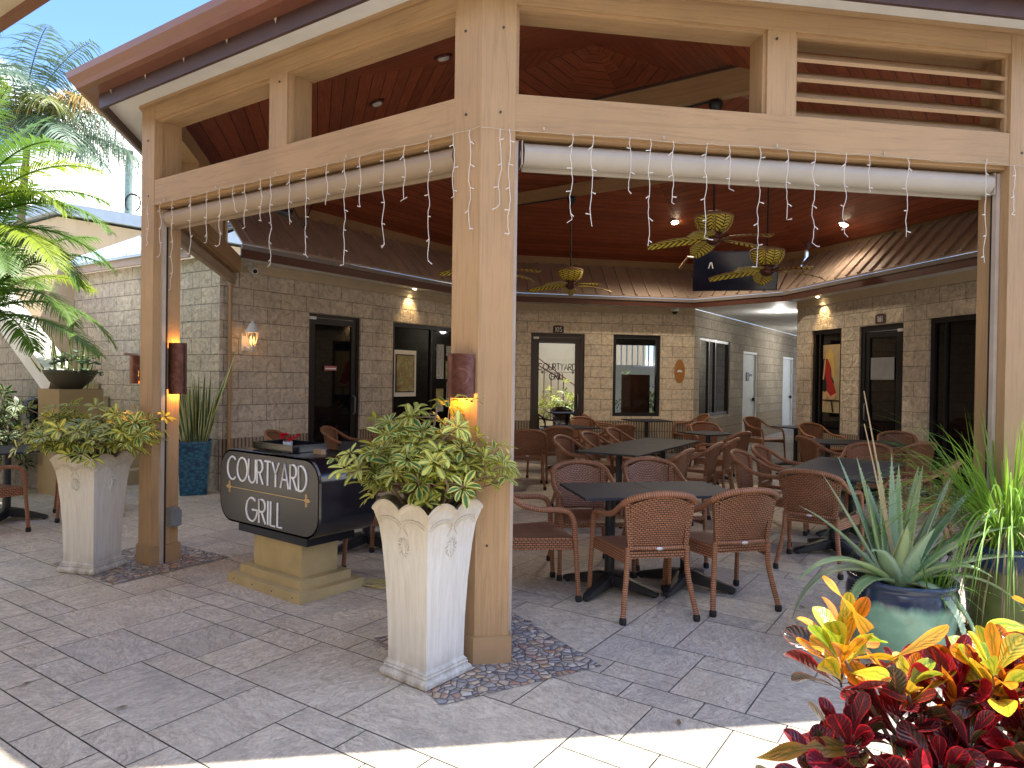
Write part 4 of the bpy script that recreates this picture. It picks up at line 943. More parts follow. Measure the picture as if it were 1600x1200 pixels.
# ceiling fans with palm leaf blades ------------------------------------------
def make_fan(label, x, y, z, rz, ztop):
    t = thing('ceiling_fan', label, 'ceiling fan', (x, y, z), rz, 'palm leaf ceiling fans'); H = ztop - z
    m = M().mat('black_iron'); m.tube([(0, 0, .22), (0, 0, H - .03)], .011); m.build('rod', t, local=True)
    m = M().mat('black_iron'); m.lathe([(.015, H - .11), (.05, H - .09), (.075, H - .03), (.07, H), (.001, H)], n=18); m.build('canopy', t, local=True)
    m = M().mat('zebra'); m.smooth = True; n = 30; prof = [(.10, .09), (.15, .12), (.185, .17), (.20, .23), (.195, .25)]; rows = [[(r * cos(2 * pi * k / n), r * sin(2 * pi * k / n), h) for k in range(n)] for r, h in prof]
    uv = [[(h * 2.2, ((k / 5) % 1) * 2 - 1) for k in range(n + 1)] for r, h in prof]; m.grid(rows, uv, True); m.build('motor_bowl', t, local=True)
    m = M().mat('rattan_edge'); m.lathe([(.197, .245), (.208, .255), (.195, .275), (.12, .30), (.05, .31), (.001, .31)], n=30)
    for k in range(6): a = 2 * pi * k / 6; m.tube([(r * cos(a), r * sin(a), h) for r, h in ((.102, .088), (.152, .118), (.188, .168), (.203, .23))], .007, 5)
    m.build('bowl_rim', t, local=True)
    m = M().mat('copper'); m.lathe([(.001, -.045), (.045, -.035), (.075, -.005), (.08, .03), (.07, .06), (.09, .08), (.10, .09), (.001, .095)], n=22); m.build('hub', t, local=True)
    for b in range(5):
        a = 2 * pi * b / 5; N = 12; top = M().mat('zebra'); rows = []; uv = []
        for i in range(N + 1):
            s = i / N; r = .13 + .56 * s; hw = .125 * (sin(pi * min(1, s * .93 + .03)) ** .62) * (1 - .25 * s) + .004; dz = .03 - .06 * s * s
            row = []; ur = []
            for j in range(7):
                v_ = -1 + 2 * j / 6; yy = v_ * hw; row.append((r * cos(a) - yy * sin(a), r * sin(a) + yy * cos(a), dz + .03 * v_ * .6 - .012 * v_ * v_)); ur.append((s * .56, v_))
            rows.append(row); uv.append(ur)
        top.smooth = True; top.grid(rows, uv); top.mat('zebra'); r2 = [[(p[0], p[1], p[2] - .006) for p in reversed(r)] for r in rows]; u2 = [list(reversed(u)) for u in uv]; top.grid(r2, u2)
        top.mat('rattan_edge'); top.tube([r[0] for r in rows] + [r[-1] for r in reversed(rows)], .006, 5); bo_ = top.build('blade', t, local=True)
        m = M().mat('copper'); m.tube([(.07 * cos(a), .07 * sin(a), .02), (.19 * cos(a), .19 * sin(a), .035)], .012, 6); m.build('blade_arm', bo_, local=True)
    return t
make_fan('largest palm leaf fan, hanging in front of the television', 2.12, 7.4, 2.98, 20, 4.46)
make_fan('palm leaf fan below and right of the largest one, in front of the television', 3.04, 8.35, 2.80, 5, ceil_at(3.04, 8.35)[0])
make_fan('small palm leaf fan over the middle of the centre wall', .90, 11.0, 2.95, 15, 4.36)
make_fan('palm leaf fan half hidden behind the centre post', -.27, 9.0, 2.86, 40, ceil_at(-.27, 9.0)[0])

# television, cameras --------------------------------------------------------
tv = thing('television', 'black television tilted down on a ceiling arm in front of the awning', 'television', (3.69, 11.55, 3.3))
tn = (V((-.18, -1, 0)).normalized() * cos(radians(18)) + V((0, 0, -1)) * sin(radians(18))); tr_ = V((0, 0, 1)).cross(tn).normalized(); tu = tn.cross(tr_); tc = V((3.69, 11.58, 3.33))
tr_ = -tr_ if tr_.x < 0 else tr_; tu = V((0, 0, 1)) if False else (tu if tu.z > 0 else -tu)
m = M().mat('tvframe'); m.frame(tc, tr_, tn, tu, 1.36, .05, .66); m.build('casing', tv)
m = M().mat(glassy('tv_screen', (.006, .007, .02), .12)); m.frame(tc + tn * .027, tr_, tn, tu, 1.32, .004, .62); m.build('screen', tv)
m = M().mat('letter'); c = tc + tn * .0305 + tr_ * -.40 + tu * .10
m.bar(c + tr_ * -.035 - tu * .05, c + tr_ * -.008 + tu * .05, .016, .003, tn); m.bar(c + tr_ * .035 - tu * .05, c + tr_ * .008 + tu * .05, .016, .003, tn); m.build('logo', tv)
m = M().mat('trim_plain'); m.tube([tc - tn * .04, tc + V((-.2, .5, .25)), tc + V((-.6, .75, .35)), V((3.05, 12.75, 3.55))], .022, 8); m.build('arm', tv)
sc_ = thing('security_camera', 'white bullet security camera on the left wall under the awning', 'camera', wp(W0, 34, .45, 2.85, .12, ns)); c = wp(W0, 34, .32, 2.87, .10, ns); dd = (V((.5, -.6, -.25))).normalized()
m = M().mat('white_metal'); m.tube([c - dd * .02, c + dd * .16], .042, 14); m.build('barrel', sc_); m = M().mat('rubber'); m.tube([c + dd * .155, c + dd * .163], .028, 12); m.build('lens', sc_); m = M().mat('white_metal'); m.tube([c, c + V((-.02, .03, .07)), wp(W0, 34, .30, 2.95, .02, ns)], .016); m.build('bracket', sc_)
dc = thing('dome_camera', 'small white dome camera under the awning at the passage corner', 'camera', wp(C1, 79, 3.93, 2.9, .06, D(169))); c = wp(C1, 79, 3.93, 2.90, .06, D(169)); m = M().mat('white_metal'); m.lathe([(.001, .05), (.075, .05), (.08, .01), (.06, -.005)], c, 16); m.build('housing', dc); m = M().mat('gloss_black'); m.lathe([(.058, 0), (.05, -.04), (.02, -.062), (.001, -.065)], c, 16); m.build('dome', dc)
sp = thing('floodlight', 'small black floodlight under the left beam near the bullet camera', 'light', (-2.25, 6.8, 3.1)); m = M().mat('black_iron'); c = V((-2.25, 6.8, 3.1)); m.tube([c + V((-.06, -.03, 0)), c + V((.06, .04, -.03))], [.035, .05], 12); m.build('head', sp); m = M().mat('black_iron'); m.tube([c, c + V((0, .1, .12)), c + V((0, .25, .1)), V((-2.3, 7.6, 3.1)), V((-2.3, 8.2, 3.75))], .008, 6); m.build('cable', sp)

# ------------------------------------------------------------------ chairs
def chair_proto():
    t = thing('wicker_chair', 'x', 'chair', (0, 0, 0), 0, 'brown wicker armchairs on the patio')
    def sm(pts, k=3):   # Catmull smoothing
        P = [V(p) for p in pts]; out = []
        for i in range(len(P) - 1):
            p0, p1, p2, p3 = P[max(i - 1, 0)], P[i], P[i + 1], P[min(i + 2, len(P) - 1)]
            for j in range(k):
                u = j / k; out.append(.5 * ((2 * p1) + (p2 - p0) * u + (2 * p0 - 5 * p1 + 4 * p2 - p3) * u * u + (3 * p1 - p0 - 3 * p2 + p3) * u ** 3))
        return out + [P[-1]]
    for sx in (-1, 1):
        m = M().mat('wicker_wrap'); m.tube(sm([(sx * .29, .275, .035), (sx * .287, .265, .2), (sx * .28, .25, .42)]), [.0165] * 6 + [.019], 10); lg = m.build('leg', t, local=True)
        m = M().mat('rubber'); m.lathe([(.001, 0), (.019, 0), (.023, .012), (.022, .035), (.016, .045)], (sx * .29, .275, 0), 12); m.build('foot_cap', lg, local=True)
        m = M().mat('wicker_wrap'); m.tube(sm([(sx * .240, -.285, .035), (sx * .222, -.255, .15), (sx * .200, -.225, .30), (sx * .195, -.222, .46)]), .0175, 10); lg = m.build('leg', t, local=True)
        m = M().mat('rubber'); m.lathe([(.001, 0), (.019, 0), (.023, .012), (.022, .035), (.016, .045)], (sx * .240, -.285, 0), 12); m.build('foot_cap', lg, local=True)
        m = M().mat('wicker_wrap'); m.tube(sm([(sx * .28, .25, .42), (sx * .279, .24, .53), (sx * .276, .21, .595), (sx * .268, .14, .618), (sx * .262, .02, .622), (sx * .252, -.10, .65), (sx * .238, -.20, .71), (sx * .225, -.26, .745)]), .019, 10); m.build('armrest', t, local=True)
        # apron woven side
        m = M().mat('wicker'); m.face([(sx * .198, -.215, .345), (sx * .272, .245, .345), (sx * .272, .245, .415), (sx * .198, -.215, .415)], [(0, 0), (.46, 0), (.46, .07), (0, .07)]); m.face([(sx * .190, -.215, .345), (sx * .264, .245, .345), (sx * .264, .245, .415), (sx * .190, -.215, .415)], [(0, 0), (.46, 0), (.46, .07), (0, .07)]); m.build('apron', t, local=True)
    m = M().mat('wicker_wrap'); m.tube(sm([(-.232, -.245, .735), (-.205, -.285, .765), (-.12, -.325, .795), (0, -.338, .805), (.12, -.325, .795), (.205, -.285, .765), (.232, -.245, .735)]), .0205, 10); m.build('top_rail', t, local=True)
    m = M().mat('wicker'); rows = []; uv = []; N, K = 12, 9
    def bp(s, k): 
        zt = .80 - .06 * s * s - .01; z = .455 + (zt - .455) * k; return ((.17 + .028 * k) * s, -.222 - .055 * k - .058 * (1 - s * s) * (.25 + .75 * k), z)
    for i in range(K + 1):
        rows.append([bp(-1 + 2 * j / N, i / K) for j in range(N + 1)]); uv.append([(j / N * .42, i / K * .36) for j in range(N + 1)])
    m.smooth = True; m.grid(rows, uv); m.grid([[(p[0], p[1] + .014, p[2]) for p in reversed(r)] for r in rows], [list(reversed(u)) for u in uv]); m.build('backrest', t, local=True)
    for sx in (-1, 1):
        m = M().mat('wicker'); A = [];
        for i in range(7):
            k = i / 6; xo = sx * (.195 + .036 * k); xi = sx * (.165 + .015 * k); y = -.222 - .030 * k; z = .44 + .315 * k; A.append([(xi, y - .018, z), (xo, y - .012, z), (xo, y + .018, z), (xi, y + .012, z), (xi, y - .018, z)])
        m.grid(A, [[(a, i * .055) for a in (0, .04, .07, .11, .14)] for i in range(7)]); m.build('back_post', t, local=True)
    m = M().mat('wicker_wrap'); m.tube(sm([(-.185, -.225, .452), (0, -.242, .452), (.185, -.225, .452)]), .014, 8); m.build('back_rail', t, local=True)
    m = M().mat('tag'); m.lathe([(.001, -.002), (.02, -.002), (.02, .002), (.001, .002)], (0, 0, 0), 12); m.v = [(p[0] * 1.1, -.2585 + p[2], .452 + p[1] * .55) for p in m.v]; m.build('tag', t, local=True)
    m = M().mat('wicker_seat'); rows = []; uv = []
    for i in range(9):
        k = i / 8; y = -.222 + .485 * k; hw = .192 + .078 * k; rows.append([(hw * s, y, .43 - .012 * (1 - s * s) * sin(pi * k) - (.012 if k > .99 else 0)) for s in [-1 + 2 * j / 6 for j in range(7)]]); uv.append([(k * .48, j / 6 * .46) for j in range(7)])
    m.smooth = True; m.grid(rows, [[(u[1] * 0 + u[1], u[0]) for u in r] for r in [[(v_, u_) for u_, v_ in r] for r in uv]]); m.smooth = False
    m.mat('wicker'); bt = [[(p[0], p[1], .385) for p in r] for r in rows]; m.grid([list(reversed(r)) for r in bt])
    for e, sgn in ((0, 1), (-1, -1)):
        a, b = rows[e], bt[e]; m.grid([a, b], [[(j * .07, 0) for j in range(7)], [(j * .07, .04) for j in range(7)]])
    for e in (0, -1): m.grid([[r[e] for r in rows], [r[e] for r in bt]], [[(j * .06, 0) for j in range(9)], [(j * .06, .04) for j in range(9)]])
    m.build('seat', t, local=True)
    return t
CH = [  # x, y, bearing it faces, label
 (.885, 4.55, -10, 'nearest wicker chair left of the pair seen from behind at the front table'),
 (1.455, 4.735, -15, 'right wicker chair of the pair seen from behind at the front table'),
 (.13, 4.87, 76, 'wicker chair half behind the centre post, at the left end of the front table'),
 (.61, 5.46, 170, 'left wicker chair facing the camera across the front table'),
 (1.24, 5.76, 170, 'right wicker chair facing the camera across the front table'),
 (.85, 8.15, 121, 'nearest of three wicker chairs along the left side of the long middle table'),
 (1.25, 8.84, 121, 'middle of three wicker chairs along the left side of the long middle table'),
 (1.67, 9.60, 121, 'farthest of three wicker chairs along the left side of the long middle table'),
 (1.50, 7.08, -59, 'nearest of three wicker chairs along the right side of the long middle table'),
 (2.02, 7.82, -59, 'middle of three wicker chairs along the right side of the long middle table'),
 (2.42, 8.48, -59, 'farthest of three wicker chairs along the right side of the long middle table'),
 (2.94, 9.60, -40, 'wicker chair seen from behind just beyond the long middle table'),
 (3.18, 11.11, 175, 'wicker chair with rounded back facing the camera below the oval plaque'),
 (3.62, 14.0, -100, 'wicker chair right of the small table under the centre window'),
 (1.72, 13.45, 100, 'wicker chair left of the small table under the centre window'),
 (1.35, 12.2, 160, 'wicker chair facing the camera in front of the lettered glass door'),
 (1.60, 10.88, -20, 'wicker chair seen from behind beside the small table near the glass door'),
 (.22, 9.56, 0, 'wicker chair seen from behind just right of the centre post'),
 (.60, 10.2, -15, 'wicker chair seen from behind in front of the glass door'),
 (2.49, 6.69, 126, 'nearer wicker chair on the left side of the right hand table'),
 (2.89, 7.25, 126, 'farther wicker chair on the left side of the right hand table'),
 (2.50, 5.64, 37, 'wicker chair seen from behind at the near end of the right hand table'),
 (3.90, 7.65, 216, 'wicker chair facing the camera at the far end of the right hand table'),
 (3.76, 6.42, -54, 'wicker chair behind the aloe on the right side of the right hand table'),
 (4.75, 8.44, -20, 'wicker chair seen from behind in front of the dark shop windows'),
 (5.35, 9.55, 200, 'wicker chair against the right wall below the dark shop window'),
 (3.98, 8.75, 85, 'wicker chair left of the table by the right wall'),
 (5.05, 11.3, 165, 'wicker chair below the poster of the seated figure'),
 (4.75, 13.1, 150, 'farthest wicker chair at the mouth of the passage'),
 (-2.62, 8.44, 95, 'left wicker chair beyond the sign, in front of the stone wall'),
 (-2.15, 9.19, 95, 'wicker chair beyond the sign, below the black door'),
 (-1.70, 10.2, 190, 'wicker chair beyond the sign, under the poster window'),
 (-.95, 5.55, -80, 'wicker chair between the sign and the white planter'),
 (-4.42, 7.25, -125, 'wicker chair behind the left planter at the corner table'),
 (-4.86, 6.32, 25, 'wicker chair cut off by the left edge at the corner table'),
]
proto = None
for i, (x, y, b, lb) in enumerate(CH):
    if proto is None: proto = chair_proto(); proto.location = (x, y, 0); proto.rotation_euler = (0, 0, radians(-b)); proto['label'] = lb
    else: clone(proto, (x, y, 0), -b, lb)

# ------------------------------------------------------------------ tables
def make_table(label, x, y, bear, w_=.7, l_=.7, z=.71, group='charcoal pedestal tables'):
    t = thing('pedestal_table', label, 'table', (x, y, 0), -bear, group)
    m = M().mat('table'); m.box(0, 0, z - .009, w_, l_, .018); m.mat('black_iron'); m.box(0, 0, z - .026, w_ * .55, l_ * .55, .014); m.build('table_top', t, local=True)
    m = M().mat('black_iron'); m.tube([(0, 0, .10), (0, 0, z - .03)], .036, 16); m.lathe([(.075, .07), (.06, .11), (.036, .13)], n=16); m.build('column', t, local=True)
    m = M().mat('black_iron')
    for k in range(4):
        a = pi / 4 + k * pi / 2; c, s = cos(a), sin(a); R2 = .37
        def P(r, w2, zz): return [(r * c - w2 * s, r * s + w2 * c, zz), (r * c + w2 * s, r * s - w2 * c, zz)]
        rows = []
        for r, hw, zt, zb in ((.0, .045, .115, .05), (.10, .045, .105, .035), (.25, .036, .065, .018), (R2 - .03, .028, .042, .014), (R2, .018, .032, .012)):
            a1, a2 = P(r, hw, zt); b1, b2 = P(r, hw * 1.1, zb); c1 = P(r, hw * .5, zt + .008); rows.append([b1, a1, c1[0], c1[1], a2, b2])
        m.smooth = False; m.grid(rows); m.face(rows[-1])
        m.lathe([(.001, 0), (.018, 0), (.018, .014), (.001, .016)], ((R2 - .03) * c, (R2 - .03) * s, 0), 8)
    m.build('base', t, local=True)
    return t
def run(n, x, y, bear, w_, l_, labels):
    """n tables butted together along bearing"""
    for k in range(n):
        o = (k - (n - 1) / 2) * (l_ + .004); p = V((x, y, 0)) + D(bear) * o; make_table(labels[k], p.x, p.y, bear, w_, l_)
run(2, 1.0, 4.98 + .03, 79, .66, .575, ['left half of the charcoal table behind the two nearest chairs', 'right half of the charcoal table behind the two nearest chairs'])
run(3, 1.58, 8.32, 31, .74, .73, ['near third of the long charcoal table in the middle', 'middle third of the long charcoal table in the middle', 'far third of the long charcoal table in the middle'])
run(2, 3.10, 6.45, 36, .78, .84, ['near half of the charcoal table behind the aloe', 'far half of the charcoal table behind the aloe'])
run(2, 4.55, 9.25, 100, .74, .62, ['left half of the charcoal table by the right wall', 'right half of the charcoal table by the right wall'])
run(3, -1.42, 7.0, -10, .72, .92, ['near third of the long charcoal table behind the sign', 'middle third of the long charcoal table behind the sign', 'far third of the long charcoal table behind the sign'])
make_table('small charcoal table below the centre window', 2.65, 13.6, 79, .7, .8); make_table('small charcoal table in front of the glass door', .95, 11.35, 60, .7, .7)
make_table('small charcoal table between the middle table and the passage', 2.98, 10.5, 60, .65, .65); make_table('small charcoal table at the mouth of the passage', 5.0, 12.2, 60, .6, .6)
make_table('charcoal table cut off by the left edge of the patio', -5.05, 6.95, 34, .75, .85)

# ------------------------------------------------------------------ lettered sign cabinet
sb = 127; sd = D(sb); sn = D(sb + 90); sback = -sn     # sd runs left to right along the front, sn faces the camera side
sign = thing('menu_sign_stand', 'black rounded sign cabinet reading COURTYARD GRILL on a stepped tan pedestal', 'sign', (-1.42, 4.82, 0))
FC = V((-1.36, 4.50, 0))       # front corner of the pedestal base
pc = FC - sd * .425 + sback * .27
m = M().mat(simple('tan_pedestal', (.50, .39, .19), .7, bump=.2, bscale=60))
for a, b, z0, z1 in ((.85, .54, 0, .066), (.71, .42, .066, .125), (.56, .30, .125, .36)): m.frame((pc.x, pc.y, (z0 + z1) / 2), sd, sn, (0, 0, 1), a, b, z1 - z0)
m.mat('rubber')
for k in range(4): c = FC - sd * (.08 + .23 * k) + sn * .001 + V((0, 0, .032)); m.frame(c, sd, sn, (0, 0, 1), .008, .003, .008)
m.build('pedestal', sign)
m = M().mat('gloss_black'); m.frame((pc.x, pc.y, .392), sd, sn, (0, 0, 1), .80, .40, .064); m.build('plinth', sign)
cw, ch_, cr_, cdp = 1.17, .53, .15, .46; cz = .425 + ch_ / 2; cc = pc + sd * .0 + V((0, 0, cz)) 
def rrect(w_, h_, r, n=9):
    o = []
    for sx, sz, a0 in ((1, 1, 0), (-1, 1, 90), (-1, -1, 180), (1, -1, 270)):
        for k in range(n + 1): a = radians(a0 + 90 * k / n); o.append((sx * (w_ / 2 - r) + r * cos(a), sz * (h_ / 2 - r) + r * sin(a)))
    return o
m = M().mat('gloss_black'); oo = rrect(cw, ch_, cr_); f_ = [cc + sd * x + V((0, 0, z)) + sn * cdp / 2 for x, z in oo]; b_ = [p - sn * cdp for p in f_]
m.smooth = False; m.face(b_[::-1])
m.smooth = True; m.grid([b_, f_], None, True); m.smooth = False
f2 = [cc + sd * x * .985 + V((0, 0, z * .985)) + sn * (cdp / 2 + .012) for x, z in oo]; m.grid([f_, f2], None, True); m.build('cabinet', sign)
m = M().mat('satin_black'); oo = rrect(cw - .035, ch_ - .035, cr_ - .012); pf = [cc + sd * x + V((0, 0, z)) + sn * (cdp / 2 + .014) for x, z in oo]; m.face(pf); m.face([p - sn * .004 for p in reversed(pf)]); m.build('face_panel', sign)
fo = cc + sn * (cdp / 2 + .0165)
t = M().mat('letter'); text(t, 'COURTYARD', fo + V((0, 0, .045)) - sd * .01, sd, V((0, 0, 1)), .165, .0075, .115, .82, True); t.build('lettering', sign)
t = M().mat('letter'); text(t, 'GRILL', fo + V((0, 0, -.225)) - sd * .02, sd, V((0, 0, 1)), .165, .0075, .17, .9, True); t.build('lettering', sign)
t = M().mat('gold'); t.bar(fo - sd * .42 + V((0, 0, -.01)), fo + sd * .42 + V((0, 0, -.01)), .004, .005); t.build('rule', sign)
for sg in (-1, 1):
    t = M().mat('gold'); c = fo + sd * sg * .45 + V((0, 0, -.01))
    def q_(pts): t.face([c + sd * (sg * x) + V((0, 0, z)) for x, z in (pts if sg > 0 else pts[::-1])])
    q_([(-.035, 0), (-.01, -.012), (.02, -.014), (.045, 0), (.02, .014), (-.01, .012)])
    q_([(-.012, -.034), (-.004, -.034), (-.004, .034), (-.012, .034)])
    for s2 in (-1, 1): 
        P = [(-.008, .014), (.01, .018), (.012, .034), (-.002, .044), (-.016, .038), (-.004, .034), (.002, .028), (-.004, .022)]
        P = [(x, z * s2) for x, z in P]; q_(P if s2 > 0 else P[::-1])
    t.build('finial', sign)
m = M().mat('gloss_black'); tz = .425 + ch_; c = cc - sd * .08 + V((0, 0, ch_ / 2 + .004)) 
for (a, b, w_, d_) in ((0, .14, .46, .012), (0, -.14, .46, .012), (.23, 0, .012, .292), (-.23, 0, .012, .292)): q = c + sd * a + sn * b; m.frame(q + V((0, 0, .025)), sd, sn, (0, 0, 1), w_, d_, .05)
m.frame(c + V((0, 0, .004)), sd, sn, (0, 0, 1), .45, .27, .006); tag(m.build('serving_tray'), 'black square tray on top of the lettered sign cabinet', 'tray')
vz = cc + V((0, 0, ch_ / 2 + .012)) - sd * .02 + sn * .06
vs = thing('flower_vase', 'small glass vase with red flowers on the sign cabinet', 'vase', vz)
m = M().mat(glassy('frosted_glass', (.45, .48, .52), .2)); m.lathe([(.001, 0), (.028, 0), (.033, .01), (.034, .055), (.030, .06), (.029, .012), (.001, .012)], vz, 16); m.build('glass', vs)
rb = random.Random(4); m = M().mat('red_petal')
for k in range(9):
    c = vz + V((rb.uniform(-.06, .06), rb.uniform(-.05, .05), rb.uniform(.06, .10)))
    for j in range(12):
        a = rb.uniform(0, 2 * pi); el = rb.uniform(.1, 1.2); dv = V((cos(a) * cos(el), sin(a) * cos(el), sin(el))); sdv = dv.cross(V((0, 0, 1))).normalized(); r = .024
        m.face([c, c + dv * r * .7 + sdv * r * .5, c + dv * r * 1.1, c + dv * r * .7 - sdv * r * .5])
m.build('petals', vs); m = M().mat('succ'); 
for k in range(5): m.tube([vz + V((0, 0, .01)), vz + V((rb.uniform(-.03, .03), rb.uniform(-.03, .03), .09))], .002, 4)
m.build('stems', vs)
m = M().mat('trim_plain'); q = cc + V((0, 0, ch_ / 2 + .016)) + sd * .30 + sn * .03; m.frame(q, sd, sn, (0, 0, 1), .09, .035, .03); tag(m.build('card_box'), 'small tan card box on the sign cabinet beside the tray', 'box')
m = M().mat('cord'); pts = [pc + sd * .3 + sback * .2 + V((0, 0, .01))]
for k in range(60):
    a = k * .32; pts.append(V((-1.02, 5.0, 0)) + V((.13 * cos(a) * (1 - k * .004), .06 * sin(a), .008 + .002 * (k % 7))) + V((.003 * k, -.002 * k, 0)))
m.tube(pts, .0055, 6); tag(m.build('power_cord'), 'yellow power cord coiled on the paving behind the sign pedestal', 'cord')
ob = M().mat('grey_plastic'); q = L1 + D(124) * PW + D(34) * .165; ob.frame(V((q.x, q.y, .36)) + D(124) * .03, D(34), D(124), (0, 0, 1), .07, .06, .15); ob.frame(V((q.x, q.y, .36)) + D(124) * .075, D(34), D(124), (0, 0, 1), .06, .04, .12); tag(ob.build('outlet_box'), 'grey weatherproof outlet box low on the left post', 'outlet')
# downpipe at the wall corner
m = M().mat('trim_plain'); m.tube([W0 + D(34) * .07 + ns * .03 + V((0, 0, .05)), W0 + D(34) * .07 + ns * .03 + V((0, 0, 2.85))], .026, 10); tag(m.build('downpipe'), 'thin tan downpipe at the stone corner right of the snake plant', 'pipe')

# ------------------------------------------------------------------ plant helpers
def leaf(m, base, dirv, up, L, W, uvk=1, bend=0.0, prof=None, n=6, cup=.12, twist=0, tint=None):
    """a blade: u along, v across (-1..1)"""
    if tint: m.ct = tint
    d = V(dirv).normalized(); side = d.cross(V(up)); side = side.normalized() if side.length > 1e-6 else V((1, 0, 0)); nrm = side.cross(d)
    p = V(base); rows = []; uv = []; st = L / n
    for i in range(n + 1):
        k = i / n; w_ = W * (prof(k) if prof else sin(pi * min(.97, max(.03, k ** .8))))
        s2 = side * cos(twist * k) + nrm * sin(twist * k); n2 = s2.cross(d)
        rows.append([p - s2 * w_ + n2 * cup * w_, p, p + s2 * w_ + n2 * cup * w_]); uv.append([(k, -1), (k, 0), (k, 1)])
        a = bend / n; d2 = d * cos(a) + V((0, 0, -1)) * sin(a) * 1.0; d = d2.normalized(); nrm = side.cross(d); p = p + d * st
    m.smooth = True; m.grid(rows, uv); return rows[-1][1]
def rdir(r, el0, el1, az=None):
    a = r.uniform(0, 2 * pi) if az is None else az; e = radians(r.uniform(el0, el1)); return V((cos(a) * cos(e), sin(a) * cos(e), sin(e)))
def scheff(name, label, c, spread, hgt, n, mat, seed, lk=.085, lean=(0, 0), group=None, low=.0, yellow=.6):
    r = random.Random(seed); t = thing(name, label, 'plant', c, 0, group); st = M().mat('bark'); fo_ = M().mat(mat)
    # a few woody branches fork upward; leaf whorls sit on their tips
    tips = []; nb = max(9, n // 9)
    for b in range(nb):
        a = 2 * pi * b / nb + r.uniform(-.4, .4); q = .25 + .75 * sqrt(r.random()); top = V((cos(a) * q * spread[0], sin(a) * q * spread[1], low + hgt * (1.05 - .60 * q * q) * r.uniform(.72, 1.05)))
        top.x += lean[0]; b0 = V((r.uniform(-.06, .06), r.uniform(-.06, .06), -.03)); mid = b0.lerp(top, .5) + V((r.uniform(-.05, .05), r.uniform(-.05, .05), .05)); P = [b0, mid, top]
        st.tube([c + x for x in P], [.010, .008, .004], 6)
        for k in range(max(1, n // nb)):
            u = r.uniform(.45, 1); base = (mid.lerp(top, (u - .45) / .55)); off = V((r.gauss(0, .075), r.gauss(0, .075), r.gauss(.02, .06))) * (hgt / .5); e = base + off
            e.z = max(e.z, -.05 if hypot(e.x, e.y) > .2 else .05); tips.append((e, base)); 
            if k % 2 == 0: st.tube([c + base, c + e], [.004, .0025], 4)
    for e, base in tips:
        out = (V((e.x, e.y, .12 + r.uniform(0, .5)))).normalized(); nn = r.randint(6, 8); tone = r.uniform(.6, 1.15); isy = r.random() < yellow
        fo_.mat('scheff_y' if (isy and mat == 'scheff') else mat)
        ax = (out + V((r.uniform(-.5, .5), r.uniform(-.5, .5), r.uniform(0, .6)))).normalized(); s1 = ax.cross(V((0, 0, 1))).normalized(); s2 = ax.cross(s1); pb = c + e
        for j in range(nn):
            an = 2 * pi * j / nn + r.uniform(-.2, .2); dv = (s1 * cos(an) + s2 * sin(an)) + ax * r.uniform(.2, .7); L = lk * r.uniform(.65, 1.15)
            leaf(fo_, pb + dv.normalized() * .014, dv, ax, L, L * .21, bend=r.uniform(.1, 1.3), n=5, cup=.18, tint=(tone, tone, tone), prof=lambda k: .10 + .9 * sin(pi * min(1, (k ** 1.25) * .93)) ** .8)
            fo_.face([pb, pb + dv.normalized() * .016 + ax * .0012, pb + dv.normalized() * .016 - ax * .0012], [(.1, 0)] * 3)
    st.build('branches', t); fo_.build('foliage', t); return t
